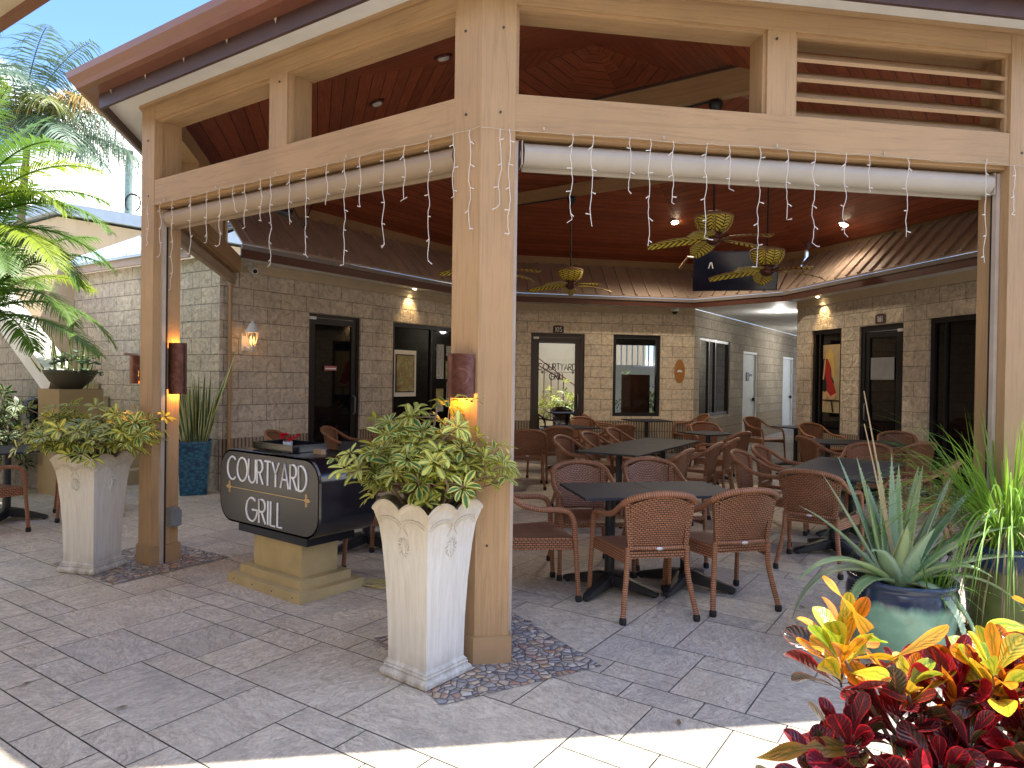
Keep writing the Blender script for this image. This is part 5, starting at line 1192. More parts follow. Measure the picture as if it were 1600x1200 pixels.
def tall_planter(label, c, bear, seed):
    """square tapered urn with scalloped rim"""
    t = thing('tall_planter', label, 'planter', (c.x, c.y, 0), -bear, 'tall whitewashed planters'); n = 16    # points per side
    def ring_(h, z, scal=0, bow=0):
        out = []
        for sd_ in range(4):
            a = radians(90 * sd_); ex = V((cos(a), sin(a), 0)); ey = V((-sin(a), cos(a), 0))
            for k in range(n):
                s = -1 + 2 * k / n; zz = z + scal * abs(sin(pi * (s + 1))) ** .8 * 1.0; out.append(ex * (h + bow * (1 - s * s)) + ey * (h * s) + V((0, 0, zz)))
        return out
    m = M().mat('planter'); prof = [(.152, 0), (.163, .010), (.165, .028), (.157, .042), (.148, .046), (.152, .056), (.145, .062), (.147, .070), (.140, .076), (.134, .085), (.134, .12), (.137, .28), (.146, .48), (.160, .66), (.172, .76), (.188, .815)]
    rows = [ring_(h, z) for h, z in prof]; m.smooth = False; L = [[(k * .02, p[1]) for k in range(4 * n + 1)] for p in prof]
    m.grid(rows, L, True); top = [ring_(.190, .825, .035), ring_(.198, .838, .045, .004), ring_(.196, .85, .045, .004), ring_(.182, .845, .04), ring_(.165, .80, .0), ring_(.16, .72)]
    m.grid([rows[-1]] + top, None, True); m.face(list(reversed(rows[0])))
    m.face(ring_(.16, .75)); m.build('urn', t, local=True)
    r = random.Random(seed)
    for sd_ in range(4):     # raised rope under the scallops and a carved spray
        m = M().mat('planter'); a = radians(90 * sd_); ex = V((cos(a), sin(a), 0)); ey = V((-sin(a), cos(a), 0))
        def on(s, z):  # point on the sloping side
            k = 0
            for i in range(len(prof) - 1):
                if prof[i][1] <= z <= prof[i + 1][1]: k = prof[i][0] + (prof[i + 1][0] - prof[i][0]) * (z - prof[i][1]) / (prof[i + 1][1] - prof[i][1])
            return ex * (k + .001) + ey * s + V((0, 0, z))
        for sc in (-1, 1):
            m.tube([on(sc * (.085 + .075 * cos(radians(b))), .775 + .035 * sin(radians(b))) + ex * .002 for b in range(-10, 191, 10)], .0048, 5)
            for b in range(10, 180, 12): p = on(sc * (.085 + .06 * cos(radians(b))), .768 + .028 * sin(radians(b))); m.lathe([(.001, .005), (.005, 0), (.001, -.005)], p, 6)
            m.tube([on(sc * (.01 + .004 * k), .76 - .006 * k) + ex * .002 for k in range(7)], .004, 5)
        for k in range(11):
            b = 2 * pi * k / 11; c0 = on(.022 * cos(b), .665 + .030 * sin(b)); c1 = on(.040 * cos(b + .4), .665 + .052 * sin(b + .4)); m.tube([c0, (c0 + c1) / 2 + ex * .006, c1], [.005, .006, .002], 5)
        m.tube([on(0, .70), on(.004, .66), on(-.003, .60)], [.006, .009, .002], 6)
        m.build('carved_relief', t, local=True)
    m = M().mat('soil'); m.face(ring_(.158, .765)); m.build('soil', t, local=True)
    return t
pcn = V((-.415, 3.50, 0)); tall_planter('cream and white tall tapered planter standing before the centre post', pcn, 38, 5)
scheff('variegated_shrub', 'yellow and green variegated shrub growing in the planter by the centre post', pcn + V((0, 0, .80)), (.37, .32), .52, 300, 'scheff', 21, .076, (.0, 0), 'variegated shrubs in tall planters')
pcl = V((-3.17, 5.27, 0)); tall_planter('greyer tall tapered planter standing left of the left post', pcl, 13, 6)
scheff('variegated_shrub', 'paler variegated shrub growing in the planter left of the left post', pcl + V((0, 0, .80)), (.50, .38), .46, 300, 'scheff', 22, .080, (.03, 0), 'variegated shrubs in tall planters')

# blue pot and snake plant
bc_ = V((-3.93, 8.62, 0)); t = thing('blue_planter', 'tall square blue dimpled pot beside the stone corner', 'planter', bc_, 0)
m = M().mat('blue_pot'); pr = [(.145, 0), (.15, .01), (.16, .2), (.178, .45), (.195, .62), (.20, .63), (.20, .665), (.185, .665), (.17, .60), (.001, .60)]
rows = []; uv = []
for h, z in pr:
    r_ = []; u_ = []
    for sd_ in range(4):
        a = radians(90 * sd_ + 20); ex = V((cos(a), sin(a), 0)); ey = V((-sin(a), cos(a), 0))
        for k in range(4): r_.append(bc_ + ex * h + ey * h * (-1 + k / 2) + V((0, 0, z)))
    rows.append(r_); uv.append([(k * .09, z) for k in range(17)])
m.grid(rows, uv, True); m.build('pot', t); m = M().mat('soil'); m.lathe([(.001, .605), (.17, .605)], bc_, 12); m.build('soil', t)
def snake(name, label, c, n, hmin, hmax, spread, seed, W=.028, out=.12, group=None):
    r = random.Random(seed); t = thing(name, label, 'plant', c, 0, group); m = M().mat('snake')
    for k in range(n):
        a = r.uniform(0, 2 * pi); b = V((cos(a), sin(a), 0)) * spread * sqrt(r.random()); h = r.uniform(hmin, hmax); e = radians(90 - r.uniform(0, 1) ** 1.6 * out * 150); dv = V((cos(a) * cos(e), sin(a) * cos(e), sin(e)))
        leaf(m, c + b, dv, V((cos(a + 1.5 + r.uniform(-1, 1)), sin(a + 1.5), 0)), h, W * r.uniform(.8, 1.2), n=12, bend=r.uniform(-.1, .15), cup=.25, twist=r.uniform(-2.2, 2.2), prof=lambda k: .45 + .55 * sin(pi * min(1, k * 1.15)) if k < .85 else max(.02, (1 - k) / .15 * .6), tint=(r.uniform(.8, 1.1),) * 3)
    m.build('leaves', t); return t
snake('snake_plant', 'tall yellow edged snake plant growing in the blue pot', bc_ + V((0, 0, .6)), 44, .5, .95, .15, 31, .024, .10)
m = M().mat('snake'); 
sp2 = [o for o in bpy.data.objects if o.name == 'snake_plant'][0]
leaf(m, bc_ + V((.08, 0, .62)), V((.36, -.05, 1)), V((0, 1, 0)), 1.32, .036, n=14, bend=.1, cup=.25, twist=1.2, tint=(1.1, 1.1, 1.05), prof=lambda k: .5 + .5 * sin(pi * k) if k < .9 else max(.02, (1 - k) * 5))
m.build('leaves', sp2)

# sea green pot with aloe
gc = V((2.14, 3.78, 0)); t = thing('glazed_pot', 'large round sea green glazed pot with a navy rim', 'pot', gc)
m = M().mat('green_glaze'); m.lathe([(r * .90, z) for r, z in [(.001, 0), (.20, 0), (.215, .012), (.245, .08), (.285, .20), (.305, .31), (.305, .37), (.292, .405), (.285, .42), (.300, .432), (.300, .448), (.285, .455), (.265, .45), (.265, .40), (.001, .40)]], gc, 48); m.build('pot', t)
m = M().mat('soil'); m.lathe([(.001, .412), (.24, .408)], gc, 24); m.build('soil', t)
ra = random.Random(9); t = thing('aloe_plant', 'large spiky blue green aloe growing in the sea green pot', 'plant', gc + V((0, 0, .41)))
def aloe_leaf(m, b, az, el, L, W, bend, tint, kink=0):
    e = radians(el); d = V((cos(az) * cos(e), sin(az) * cos(e), sin(e))); side = V((-sin(az), cos(az), 0)); p = V(b); N = 14; rows = []; uv = []; m.ct = tint; pts = []
    for i in range(N + 1):
        k = i / N; w_ = W * max(.03, (1 - k) ** .8) * (1 if k > .08 else .85 + k * 2); nrm = side.cross(d); nrm = -nrm if nrm.z < 0 and el < 88 else nrm
        th = w_ * .42; rows.append([p - side * w_ + nrm * th * .55, p - side * w_ * .55 + nrm * th * .05, p + nrm * -.0, p + side * w_ * .55 + nrm * th * .05, p + side * w_ + nrm * th * .55, p + side * w_ * .6 - nrm * th * .7, p - nrm * th, p - side * w_ * .6 - nrm * th * .7]); uv.append([(k, -1), (k, -.5), (k, 0), (k, .5), (k, 1), (k, .5), (k, 0), (k, -.5), (k, -1)])
        pts.append((p.copy(), side * w_, nrm * th * .55)); b_ = bend / N * (1 + 1.6 * k); 
        if kink and abs(k - .45) < .07: b_ += kink / 2
        d = (d * cos(b_) + V((0, 0, -1)) * sin(b_)).normalized(); p = p + d * (L / N)
    m.smooth = True; m.grid(rows, uv, True); m.smooth = False
    for i in range(1, N - 1):
        for q in (0, .5):
            a0, s0, n0 = pts[i]; a1, s1, n1 = pts[i + 1]; c0 = a0.lerp(a1, q); sv = s0.lerp(s1, q); nv = n0.lerp(n1, q); ax = (a1 - a0).normalized()
            for sg in (-1, 1): e0 = c0 + sv * sg + nv; m.face([e0 - ax * .004, e0 + ax * .004, e0 + sv.normalized() * sg * .008 + ax * .004], [(.5, 1)] * 3)
AL = [(118, 74, .66, .034, .1), (135, 68, .66, .034, .05), (100, 80, .60, .032, .05), (160, 62, .62, .038, .1), (60, 78, .58, .034, 0), (78, 84, .66, .03, 0), (42, 64, .64, .038, .2), (20, 48, .68, .046, .15), (8, 38, .74, .048, .1), (-12, 32, .66, .040, .4), (-35, 50, .42, .050, .9), (-75, 66, .36, .056, .3), (-100, 72, .34, .054, .1), (-130, 56, .44, .046, .7), (200, 42, .60, .044, .9), (183, 38, .62, .044, 1.5), (212, 34, .52, .040, 1.7), (170, 52, .58, .04, .35), (30, 72, .62, .034, .1), (88, 62, .54, .034, .1), (350, 50, .60, .040, .5), (-60, 30, .60, .032, 2.5), (-40, 22, .62, .030, 2.3), (12, 60, .62, .038, .0), (-90, 84, .17, .056, .0), (52, 50, .62, .038, .3), (-5, 24, .72, .032, 1.0), (0, 70, .55, .038, .1), (150, 78, .55, .036, 0)]
for k, (az, el, L, W, bd_) in enumerate(AL):
    m = M().mat('aloe'); tn_ = ra.uniform(.85, 1.12); aloe_leaf(m, gc + V((cos(radians(az)) * .05 - .03, sin(radians(az)) * .05, .42)), radians(az + ra.uniform(-5, 5)), el, L * ra.uniform(1.02, 1.12), W * 1.3, bd_, (tn_ * (1 if k % 3 else 1.15), tn_, tn_ * (1.15 if k % 2 else .85))); m.build('leaf', t)
m = M().mat('straw'); 
for dx, h in ((0, 1.02), (-.035, .84)): leaf(m, gc + V((.0, .05, .45)), V((-.16 + dx, .05, 1)), V((0, 1, 0)), h, .0085, n=16, bend=.12, prof=lambda k: 1 - .7 * k, tint=(1.15, 1.1, 1.0))
m.build('flower_stalks', t)
# small grass tuft at the foot of the aloe
def blades(m, c, n, L0, L1_, r, el0, el1, W, b0, b1, spread, azr=None, tint=(1, 1, 1), seg=9):
    for k in range(n):
        az = r.uniform(0, 2 * pi) if azr is None else radians(r.uniform(*azr)); b = V((cos(az), sin(az), 0)) * spread * r.random(); tn_ = r.uniform(.7, 1.2)
        leaf(m, c + b, rdir(r, el0, el1, az + r.uniform(-.4, .4)), V((0, 0, 1)), r.uniform(L0, L1_), W * r.uniform(.7, 1.3), n=seg, bend=r.uniform(b0, b1), cup=.3, prof=lambda k: (.55 + .45 * sin(pi * min(1, k * 1.3))) if k < .75 else max(.05, (1 - k) / .25 * .75), tint=tuple(x * tn_ for x in tint))
m = M().mat('grass'); blades(m, gc + V((.10, -.12, .41)), 60, .12, .3, ra, 20, 80, .0035, .6, 2.0, .1, tint=(.8, .9, .8)); tag(m.build('grass_tuft'), 'small green grass tuft in the sea green pot below the aloe', 'grass')

# olive pot with lemongrass by the right post
oc_ = V((2.86, 3.98, 0)); t = thing('glazed_pot', 'tall olive green glazed pot with a blue rim at the right edge', 'pot', oc_)
m = M().mat('olive_glaze'); m.lathe([(.001, 0), (.17, 0), (.18, .02), (.20, .25), (.235, .5), (.25, .56), (.262, .57), (.262, .60), (.245, .60), (.23, .54), (.001, .54)], oc_, 40); m.build('pot', t); m = M().mat('soil'); m.lathe([(.001, .55), (.232, .55)], oc_, 20); m.build('soil', t)
rg = random.Random(12); t = thing('lemongrass', 'arching lime green grass clump growing in the olive pot', 'plant', oc_ + V((0, 0, .55)))
m = M().mat('grass'); blades(m, oc_ + V((0, 0, .55)), 230, .45, .95, rg, 55, 88, .0058, .5, 2.2, .17, tint=(1.25, 1.15, .9), seg=12); blades(m, oc_ + V((0, 0, .55)), 120, .75, 1.25, rg, 50, 82, .0042, 1.6, 3.2, .15, (110, 260), tint=(.95, 1.05, 1.0), seg=16); m.build('green_blades', t)
m = M().mat('straw'); blades(m, oc_ + V((0, 0, .55)), 190, .25, .6, rg, 0, 70, .0030, 1.4, 3.4, .17, seg=10); blades(m, oc_ + V((0, 0, .6)), 40, .5, .95, rg, 30, 75, .0026, 1.6, 3.4, .15, (110, 250), seg=14); m.build('dry_blades', t)

# croton in the near right corner
cc0 = V((1.32, 1.98, 0)); t = thing('terracotta_pot', 'terracotta pot under the red and orange croton', 'pot', cc0); m = M().mat(simple('terracotta', (.36, .15, .08), .8, bump=.1)); m.lathe([(.001, 0), (.15, 0), (.16, .01), (.205, .22), (.215, .22), (.22, .25), (.2, .25), (.19, .22), (.001, .22)], cc0, 36); m.build('pot', t); m = M().mat('soil'); m.lathe([(.001, .225), (.19, .225)], cc0, 20); m.build('soil', t)
rc = random.Random(17); t = thing('croton_plant', 'glossy croton with orange yellow tips and dark red lower leaves in the near right corner', 'plant', cc0 + V((0, 0, .22)))
st = M().mat('bark')
def spat(k): return .16 + .84 * sin(pi * min(1, max(0, (k - .12) / .9))) ** .9 if k > .12 else .16
HD = [(-.34, .05, .70, 1, 17), (-.28, .16, .72, 1, 13), (-.20, .0, .56, 0, 15), (-.02, .02, .60, 2, 15), (.06, -.02, .68, 1, 17), (.13, .10, .66, 1, 13), (.33, .10, .80, 1, 16), (.36, -.05, .62, 2, 14), (-.34, -.02, .50, 0, 15), (-.14, -.10, .46, 0, 15), (.10, -.14, .50, 0, 15), (.24, -.12, .52, 0, 15), (.22, .12, .62, 2, 13), (-.42, .0, .40, 0, 14), (-.24, -.14, .38, 0, 14), (.02, -.18, .38, 0, 14), (.3, -.18, .40, 0, 14), (.44, .1, .58, 2, 12), (-.3, .1, .36, 0, 12), (-.05, .0, .36, 0, 12), (.40, .0, .38, 0, 12), (-.10, .12, .58, 2, 12), (.16, -.02, .56, 2, 12), (-.12, -.2, .30, 0, 12), (.16, -.22, .30, 0, 12), (-.36, -.12, .28, 0, 12), (.22, -.04, .70, 1, 13), (.46, .02, .72, 1, 13), (.02, .10, .62, 2, 12), (.36, .0, .56, 2, 13), (.10, -.08, .58, 2, 13), (-.06, -.10, .52, 0, 13), (.46, -.12, .50, 0, 13), (.5, .14, .82, 1, 12), (-.16, .04, .62, 1, 9)]
lm = M().mat('croton')
def spat(k): return .10 if k <= .15 else (.10 + .90 * min(1, (k - .15) / .55) ** .9 if k < .72 else max(.05, sqrt(max(0, 1 - ((k - .72) / .285) ** 2))))
for hx, hy, hz, kind, cnt in HD:
    tp = V((cc0.x + hx, cc0.y + hy, hz)); st.tube([cc0 + V((hx * .15, hy * .15, .22)), cc0 + V((hx * .6, hy * .6, .22 + (hz - .22) * .5)), tp], [.009, .007, .005], 6)
    cnt = int(cnt * 1.5)
    for k in range(cnt):
        q = k / cnt; az = k * 2.4 + rc.uniform(-.3, .3); el = 12 + 62 * q + rc.uniform(-12, 12); L = rc.uniform(.12, .20) * (1.12 - .38 * q)
        u = rc.random()
        if kind == 1:
            if q > .2: c = [(1.0, .33, .02), (1.0, .46, .03), (.80, .62, .05), (.95, .24, .02), (.50, .58, .05)][min(4, int(u * 5))]; lm.mat('croton_gold')
            else: c = [(.16, .02, .02), (.10, .02, .02), (.05, .03, .015)][int(u * 3) % 3]; lm.mat('croton_dark')
        elif kind == 2:
            c = [(.50, .02, .03), (.22, .015, .03), (.12, .014, .025), (.9, .28, .02)][min(3, int(u * 4))]; lm.mat('croton_dark' if c[0] < .4 else ('croton' if c[0] < .8 else 'croton_gold'))
        else: c = [(.13, .014, .025), (.18, .02, .03), (.09, .016, .022), (.32, .02, .035), (.08, .07, .025)][min(4, int(u ** 1.2 * 5))]; lm.mat('croton_dark')
        c = tuple(x * rc.uniform(.75, .95) for x in c)
        leaf(lm, tp + V((0, 0, -.11 + .12 * q)), V((cos(az) * cos(radians(el)), sin(az) * cos(radians(el)), sin(radians(el)))), V((0, 0, 1)), L, L * rc.uniform(.15, .22), n=20, bend=rc.uniform(-.5, 1.1), cup=rc.uniform(.05, .55), twist=rc.uniform(-1.4, 1.4), prof=spat, tint=c)
# a few signature leaves
lm.mat('croton_gold'); leaf(lm, V((cc0.x - .33, cc0.y - .02, .46)), V((-.9, -.1, .16)), V((0, 0, 1)), .30, .030, n=18, bend=.4, twist=2.4, prof=lambda k: .25 + .75 * abs(sin(2 * pi * min(k, .97))) if k < .97 else .1, tint=(.30, .16, .03))
leaf(lm, V((cc0.x - .28, cc0.y + .02, .78)), V((-.55, 0, .80)), V((0, 1, 0)), .21, .022, n=18, bend=.3, twist=2.8, prof=lambda k: .2 + .8 * abs(cos(1.5 * pi * k)) if k < .95 else .15, tint=(.95, .42, .03))
leaf(lm, V((cc0.x - .22, cc0.y + .02, .70)), V((.9, 0, .38)), V((0, 1, 0)), .2, .020, n=14, bend=-.3, twist=1.2, prof=spat, tint=(.95, .40, .03))
st.build('stems', t); lm.build('leaves', t)

# ------------------------------------------------------------------ left background: stair, pier, walls, palms
def ex(t_, nrm, z=0): p = WX + D(-56) * t_ + nx * nrm; return V((p.x, p.y, z))
d56 = D(-56)
E4 = WX + d56 * 3.93
# stucco wall turning toward the camera from the end of the stone wall
sw = M().mat('stucco_wall'); a = E4 + nx * 0; b = E4 + nx * 7.5; sw.prism([(p.x, p.y) for p in (a, b, b + d56 * .3, a + d56 * .3)], 0, 3.35)
tag(sw.build('stucco_wall'), 'tall cream stucco wall behind the palms at the left', 'wall')
stair = thing('outdoor_stair', 'cream concrete stair rising left beside the stone wall', 'stair', ex(1.3, .5))
m = M().mat('stucco'); m.mats = []; m.mat(m_stucco('step_concrete', (.58, .47, .29)))
for k in range(9):
    t0 = 1.32 + .29 * k; m.frame(ex((t0 + 3.92) / 2, .50, .19 * k + .085), d56, nx, (0, 0, 1), 3.92 - t0, .94, .17)
    m.frame(ex((t0 - .02 + 3.92) / 2, .50, .19 * k + .18), d56, nx, (0, 0, 1), 3.94 - t0, .95, .02)
m.build('steps', stair)
# raking parapet beside the stair
def par(t_): return 1.28 + .60 * (t_ - 1.78)
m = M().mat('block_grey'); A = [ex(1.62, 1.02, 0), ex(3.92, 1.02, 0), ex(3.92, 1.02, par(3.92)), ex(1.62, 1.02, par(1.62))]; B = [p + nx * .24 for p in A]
m.face(A, [(0, 0), (2.3, 0), (2.3, 2.5), (0, 1.1)]); m.face(B[::-1], [(0, 1.1), (2.3, 2.5), (2.3, 0), (0, 0)]); m.face([A[0], A[3], B[3], B[0]]); m.build('parapet', stair)
m = M().mat('white_cap'); m.bar(ex(1.60, 1.14, par(1.60) + .12), ex(3.94, 1.14, par(3.94) + .12), .34, .26); m.build('coping', stair)  # white coping; its tone also stands for the parapet's sunlit side
hr = thing('handrail', 'brown metal handrail fixed to the stone wall above the stair', 'handrail', ex(1.9, .1, 1.2)); m = M().mat('bronze_frame'); m.mats = []; m.mat('brown_metal')
m.tube([ex(1.55, .09, 1.18), ex(1.62, .10, 1.42), ex(1.70, .10, 1.66), ex(1.85, .10, 1.74), ex(2.15, .10, 1.76)], .02, 8); m.build('rail', hr)
m = M().mat('brown_metal'); m.tube([ex(1.95, .10, 1.74), ex(1.95, .08, 1.66), ex(1.95, 0, 1.64)], .012, 6); m.build('bracket', hr)
pier = M().mat('stucco_tan'); pier.frame(ex(1.34, 1.17, .64), d56, nx, (0, 0, 1), .56, .5, 1.28); tag(pier.build('stucco_pier'), 'square tan stucco pier at the foot of the stair', 'pier')
lw = M().mat('block_grey'); pA = ex(1.7, 1.3); lw.prism([(p.x, p.y) for p in (ex(1.65, 1.27), ex(5.4, 2.2), ex(5.5, 1.9), ex(1.75, 1.05))], 0, .55); tag(lw.build('low_stone_wall'), 'low dark stone planter wall behind the corner table', 'wall')
bw = ex(1.36, 1.17, 1.28); t = thing('bowl_planter', 'shallow dark bowl planter on the stucco pier', 'planter', bw); m = M().mat('terracotta'); m.lathe([(.001, 0), (.13, 0), (.14, .02), (.22, .09), (.285, .19), (.30, .235), (.28, .235), (.25, .19), (.001, .19)], bw, 36); m.build('bowl', t); m = M().mat('soil'); m.lathe([(.001, .20), (.26, .20)], bw, 16); m.build('soil', t)
rs = random.Random(8); t = thing('succulent_plant', 'bushy blue green succulent spilling from the bowl planter on the pier', 'plant', bw + V((0, 0, .2)))
m = M().mat('succ')
for k in range(120):
    a = rs.uniform(0, 2 * pi); q = sqrt(rs.random()); tp = bw + V((cos(a) * q * .33 + .06, sin(a) * q * .28, .24 + (1 - q * q) * .22 * rs.uniform(.5, 1.1) - .08 * (q > .8))); tt = rs.uniform(.6, 1.2)
    for j in range(9): aa = 2 * pi * j / 9; leaf(m, tp, V((cos(aa), sin(aa), rs.uniform(.2, .9))), V((0, 0, 1)), rs.uniform(.04, .08), .010, n=3, bend=.3, tint=(tt, tt, tt) if rs.random() > .06 else (2.2, 1.7, .4))
m.build('leaves', t)
snake('snake_plant', 'group of yellow green snake plants standing behind the bowl on the pier', ex(1.75, .95, 1.2), 26, .45, .85, .22, 41, .02, .28)
snake('snake_plant', 'low snake plants half hidden in the palm shade near the pier', ex(2.4, 1.45, .6), 16, .35, .6, .25, 42, .02, .3)
scheff('white_variegated_shrub', 'white and green variegated shrub behind the corner table at the left edge', ex(2.05, 1.75, .15), (.50, .36), 1.0, 150, 'scheff_white', 51, .12)
scheff('white_variegated_shrub', 'darker white edged shrub at the left edge of the frame', ex(3.0, 2.3, .1), (.6, .5), 1.15, 150, 'scheff_white', 52, .12)
bell = M().mat('gloss_black'); bell.lathe([(.001, .0), (.09, .0), (.11, .05), (.10, .12), (.04, .16), (.001, .17)], ex(1.78, 1.42, 1.0), 18); bell.frame(ex(1.74, 1.38, .78), d56, nx, (0, 0, 1), .14, .12, .44); tag(bell.build('garden_light'), 'dark garden light between the white leaved shrub and the pier', 'lamp')

# palms ----------------------------------------------------------------------
def frond(m, base, az, el, L, droop, r, lw_=.014, ll=.34, tint=(1, 1, 1), nl=44, hang=.5, fan=.9):
    d = V((cos(az) * cos(el), sin(az) * cos(el), sin(el))); side = V((-sin(az), cos(az), 0)); p = V(base); N = nl; pts = [p.copy()]
    for i in range(1, N + 1):
        k = i / N; b = droop / N * (.4 + 1.2 * k); d = (d * cos(b) + V((0, 0, -1)) * sin(b)).normalized(); p = p + d * (L / N); pts.append(p.copy())
        if k < .14: continue
        nrm = side.cross(d); nrm = nrm if nrm.z > 0 else -nrm; l2 = ll * (sin(pi * (k * .86 + .10)) ** .6) * r.uniform(.9, 1.08)
        for sg in (-1, 1):
            dv = d * (fan * (.35 + .65 * k)) + side * sg * 1.0 + nrm * .35; tn_ = r.uniform(.8, 1.15)
            leaf(m, p, dv, nrm, l2, lw_, n=4, bend=hang * r.uniform(.6, 1.3), cup=.25, tint=tuple(x * tn_ for x in tint), prof=lambda q: (.5 + .5 * q * 4 if q < .2 else 1 - .85 * (q - .2) / .8))
    m.ct = (.75, .75, .5); m.tube(pts[::3], [.014 * (1 - .8 * i / len(pts[::3])) + .002 for i in range(len(pts[::3]))], 5)
def palm(name, label, c, h, specs, seed, mat='palm', trunk=True, **k):
    r = random.Random(seed); t = thing(name, label, 'palm tree', c)
    if trunk:
        m = M().mat('bark'); m.tube([V(c) + V((0.02 * i * i * .2, 0, h * i / 8)) for i in range(9)], [.10 - .006 * i for i in range(9)], 10); m.build('trunk', t)
    cr_ = V(c) + V((.1, 0, h))
    for (az, el, L, dr, tn_) in specs:
        m = M().mat(mat); frond(m, cr_, radians(az), radians(el), L, dr, r, tint=tn_, **k); m.build('frond', t)
    return t
G1, G2, YL, OR_ = (1, 1, 1), (.75, .85, .8), (2.0, 1.45, .6), (3.2, 1.3, .5)
palm('areca_palm', 'bright green areca palm leaning in from the left edge', (-6.0, 7.3, 0), 2.9, [(20, 58, 1.7, 1.5, YL), (5, 38, 1.75, 1.6, G1), (-20, 15, 1.7, 1.3, YL), (-35, 8, 1.6, 1.2, G2), (-60, 20, 1.5, 1.6, G1), (45, 50, 1.7, 1.4, G1), (60, 70, 1.8, 1.0, G1), (-10, 60, 1.8, 1.6, G1), (100, 66, 1.5, 1.2, G2), (-75, 55, 1.6, 1.8, G2), (0, 20, 1.6, 1.9, G2), (30, 25, 1.6, 1.5, G1), (180, 40, 1.5, 1.3, G2), (230, 45, 1.5, 1.3, G2), (140, 40, 1.5, 1.5, G2), (-40, 70, 1.9, 1.2, G1), (15, 78, 1.7, .8, YL), (-5, 50, 1.5, 2.0, YL)], 61, lw_=.0125, ll=.44, hang=.8, nl=72)
palm('areca_palm', 'second lower areca palm at the left edge in front of the stucco wall', (-6.3, 7.9, 0), 2.1, [(10, 55, 1.7, 1.6, G1), (-15, 35, 1.7, 1.8, G1), (-45, 40, 1.6, 1.7, G2), (30, 62, 1.7, 1.4, G1), (60, 50, 1.6, 1.6, YL), (0, 75, 1.7, 1.2, G1), (-70, 60, 1.5, 1.5, G2), (-30, 12, 1.6, 1.2, G2), (90, 50, 1.5, 1.5, G1), (180, 50, 1.4, 1.5, G2), (-5, 8, 1.7, 1.0, G1), (20, 30, 1.7, 1.9, G1), (-55, 5, 1.5, 1.0, G2), (-20, 60, 1.8, 2.0, G1)], 62, lw_=.0125, ll=.42, hang=.9, nl=70)
palm('fan_palm', 'tall silver green palm with drooping threads behind the bright palms', (-9.0, 12.5, 0), 5.7, [(15, 50, 2.3, 1.5, G1), (-10, 30, 2.5, 1.5, G1), (-35, 20, 2.3, 1.6, G2), (40, 60, 2.2, 1.3, G1), (0, 68, 2.2, 1.2, G1), (-20, 5, 2.3, 1.1, G2), (10, 15, 2.5, 1.3, G1), (60, 40, 2.2, 1.5, G1), (-60, 45, 2.2, 1.6, G2), (-90, 40, 2.1, 1.6, G1), (130, 45, 2.2, 1.5, G2), (180, 40, 2.2, 1.5, G1), (230, 45, 2.1, 1.5, G1), (-40, 65, 2.2, 1.3, G1), (-12, 48, 1.9, 1.6, OR_), (-40, 42, 1.8, 1.6, YL)], 63, 'silver_palm', lw_=.017, ll=.95, nl=56, hang=1.9, fan=.6)
palm('fan_palm', 'silver green palm farther left behind the stucco wall', (-11.5, 13.6, 0), 6.6, [(0, 50, 2.2, 1.5, G1), (-40, 40, 2.2, 1.5, G1), (40, 60, 2.2, 1.3, G1), (-20, 10, 2.2, 1.2, G2), (80, 40, 2.2, 1.5, G1), (-80, 40, 2.2, 1.6, G2), (20, 70, 2.1, 1.0, G1), (180, 40, 2.0, 1.5, G1), (-60, 65, 2.1, 1.3, G1)], 64, 'silver_palm', lw_=.014, ll=.8, nl=40, hang=1.8, fan=.6)

# house, pole and roofs beyond
hs = thing('neighbouring_house', 'pale stucco gable with a light blue metal verge beyond the stone wall', 'house', (-8.6, 17, 0))
m = M().mat('stucco_wall'); pts = [(-13.5, 0), (-4.0, 0), (-4.0, 4.05), (-10.5, 5.05), (-13.5, 4.2)]
m.face([(x, 16.0, z) for x, z in pts], [(x, z) for x, z in pts]); m.face([(x, 19.0, z) for x, z in reversed(pts)])
for a, b in zip(pts, pts[1:] + pts[:1]): m.face([(a[0], 16, a[1]), (a[0], 19, a[1]), (b[0], 19, b[1]), (b[0], 16, b[1])])
m.build('wall', hs)
m = M().mat('blue_metal'); m.frame((-7.1, 17.5, 4.72), (6.5, 0, -1.0), (0, 1, 0), (1.0, 0, 6.5), 6.75, 3.3, .26); m.frame((-12.1, 17.5, 4.82), (3.0, 0, .85), (0, 1, 0), (-.85, 0, 3.0), 3.4, 3.3, .26); m.build('roof', hs)
t = thing('utility_pole', 'weathered green utility pole with a black wire loop', 'utility pole', (-16.62, 30, 0)); m = M().mat('pole_wood'); m.tube([(-16.75, 30, 0), (-16.62, 30, 10.9)], [.20, .15], 12); m.build('pole', t)
m = M().mat('rubber'); m.tube([(-16.62, 30, 10.88), (-16.62, 30, 11.02)], .16, 12); m.build('cap', t)
m = M().mat('rubber'); m.tube([(-16.35 + .33 * cos(k * .33 - 1.2), 29.8, 8.75 + .38 * sin(k * .33 - 1.2)) for k in range(17)], .03, 5); m.tube([(-16.4, 29.8, 9.1), (-15.9, 29.8, 8.95), (-14.5, 29.8, 8.7), (-8, 29.8, 8.6)], .02, 5); m.build('wire', t)
for dz in (0, .7): pass
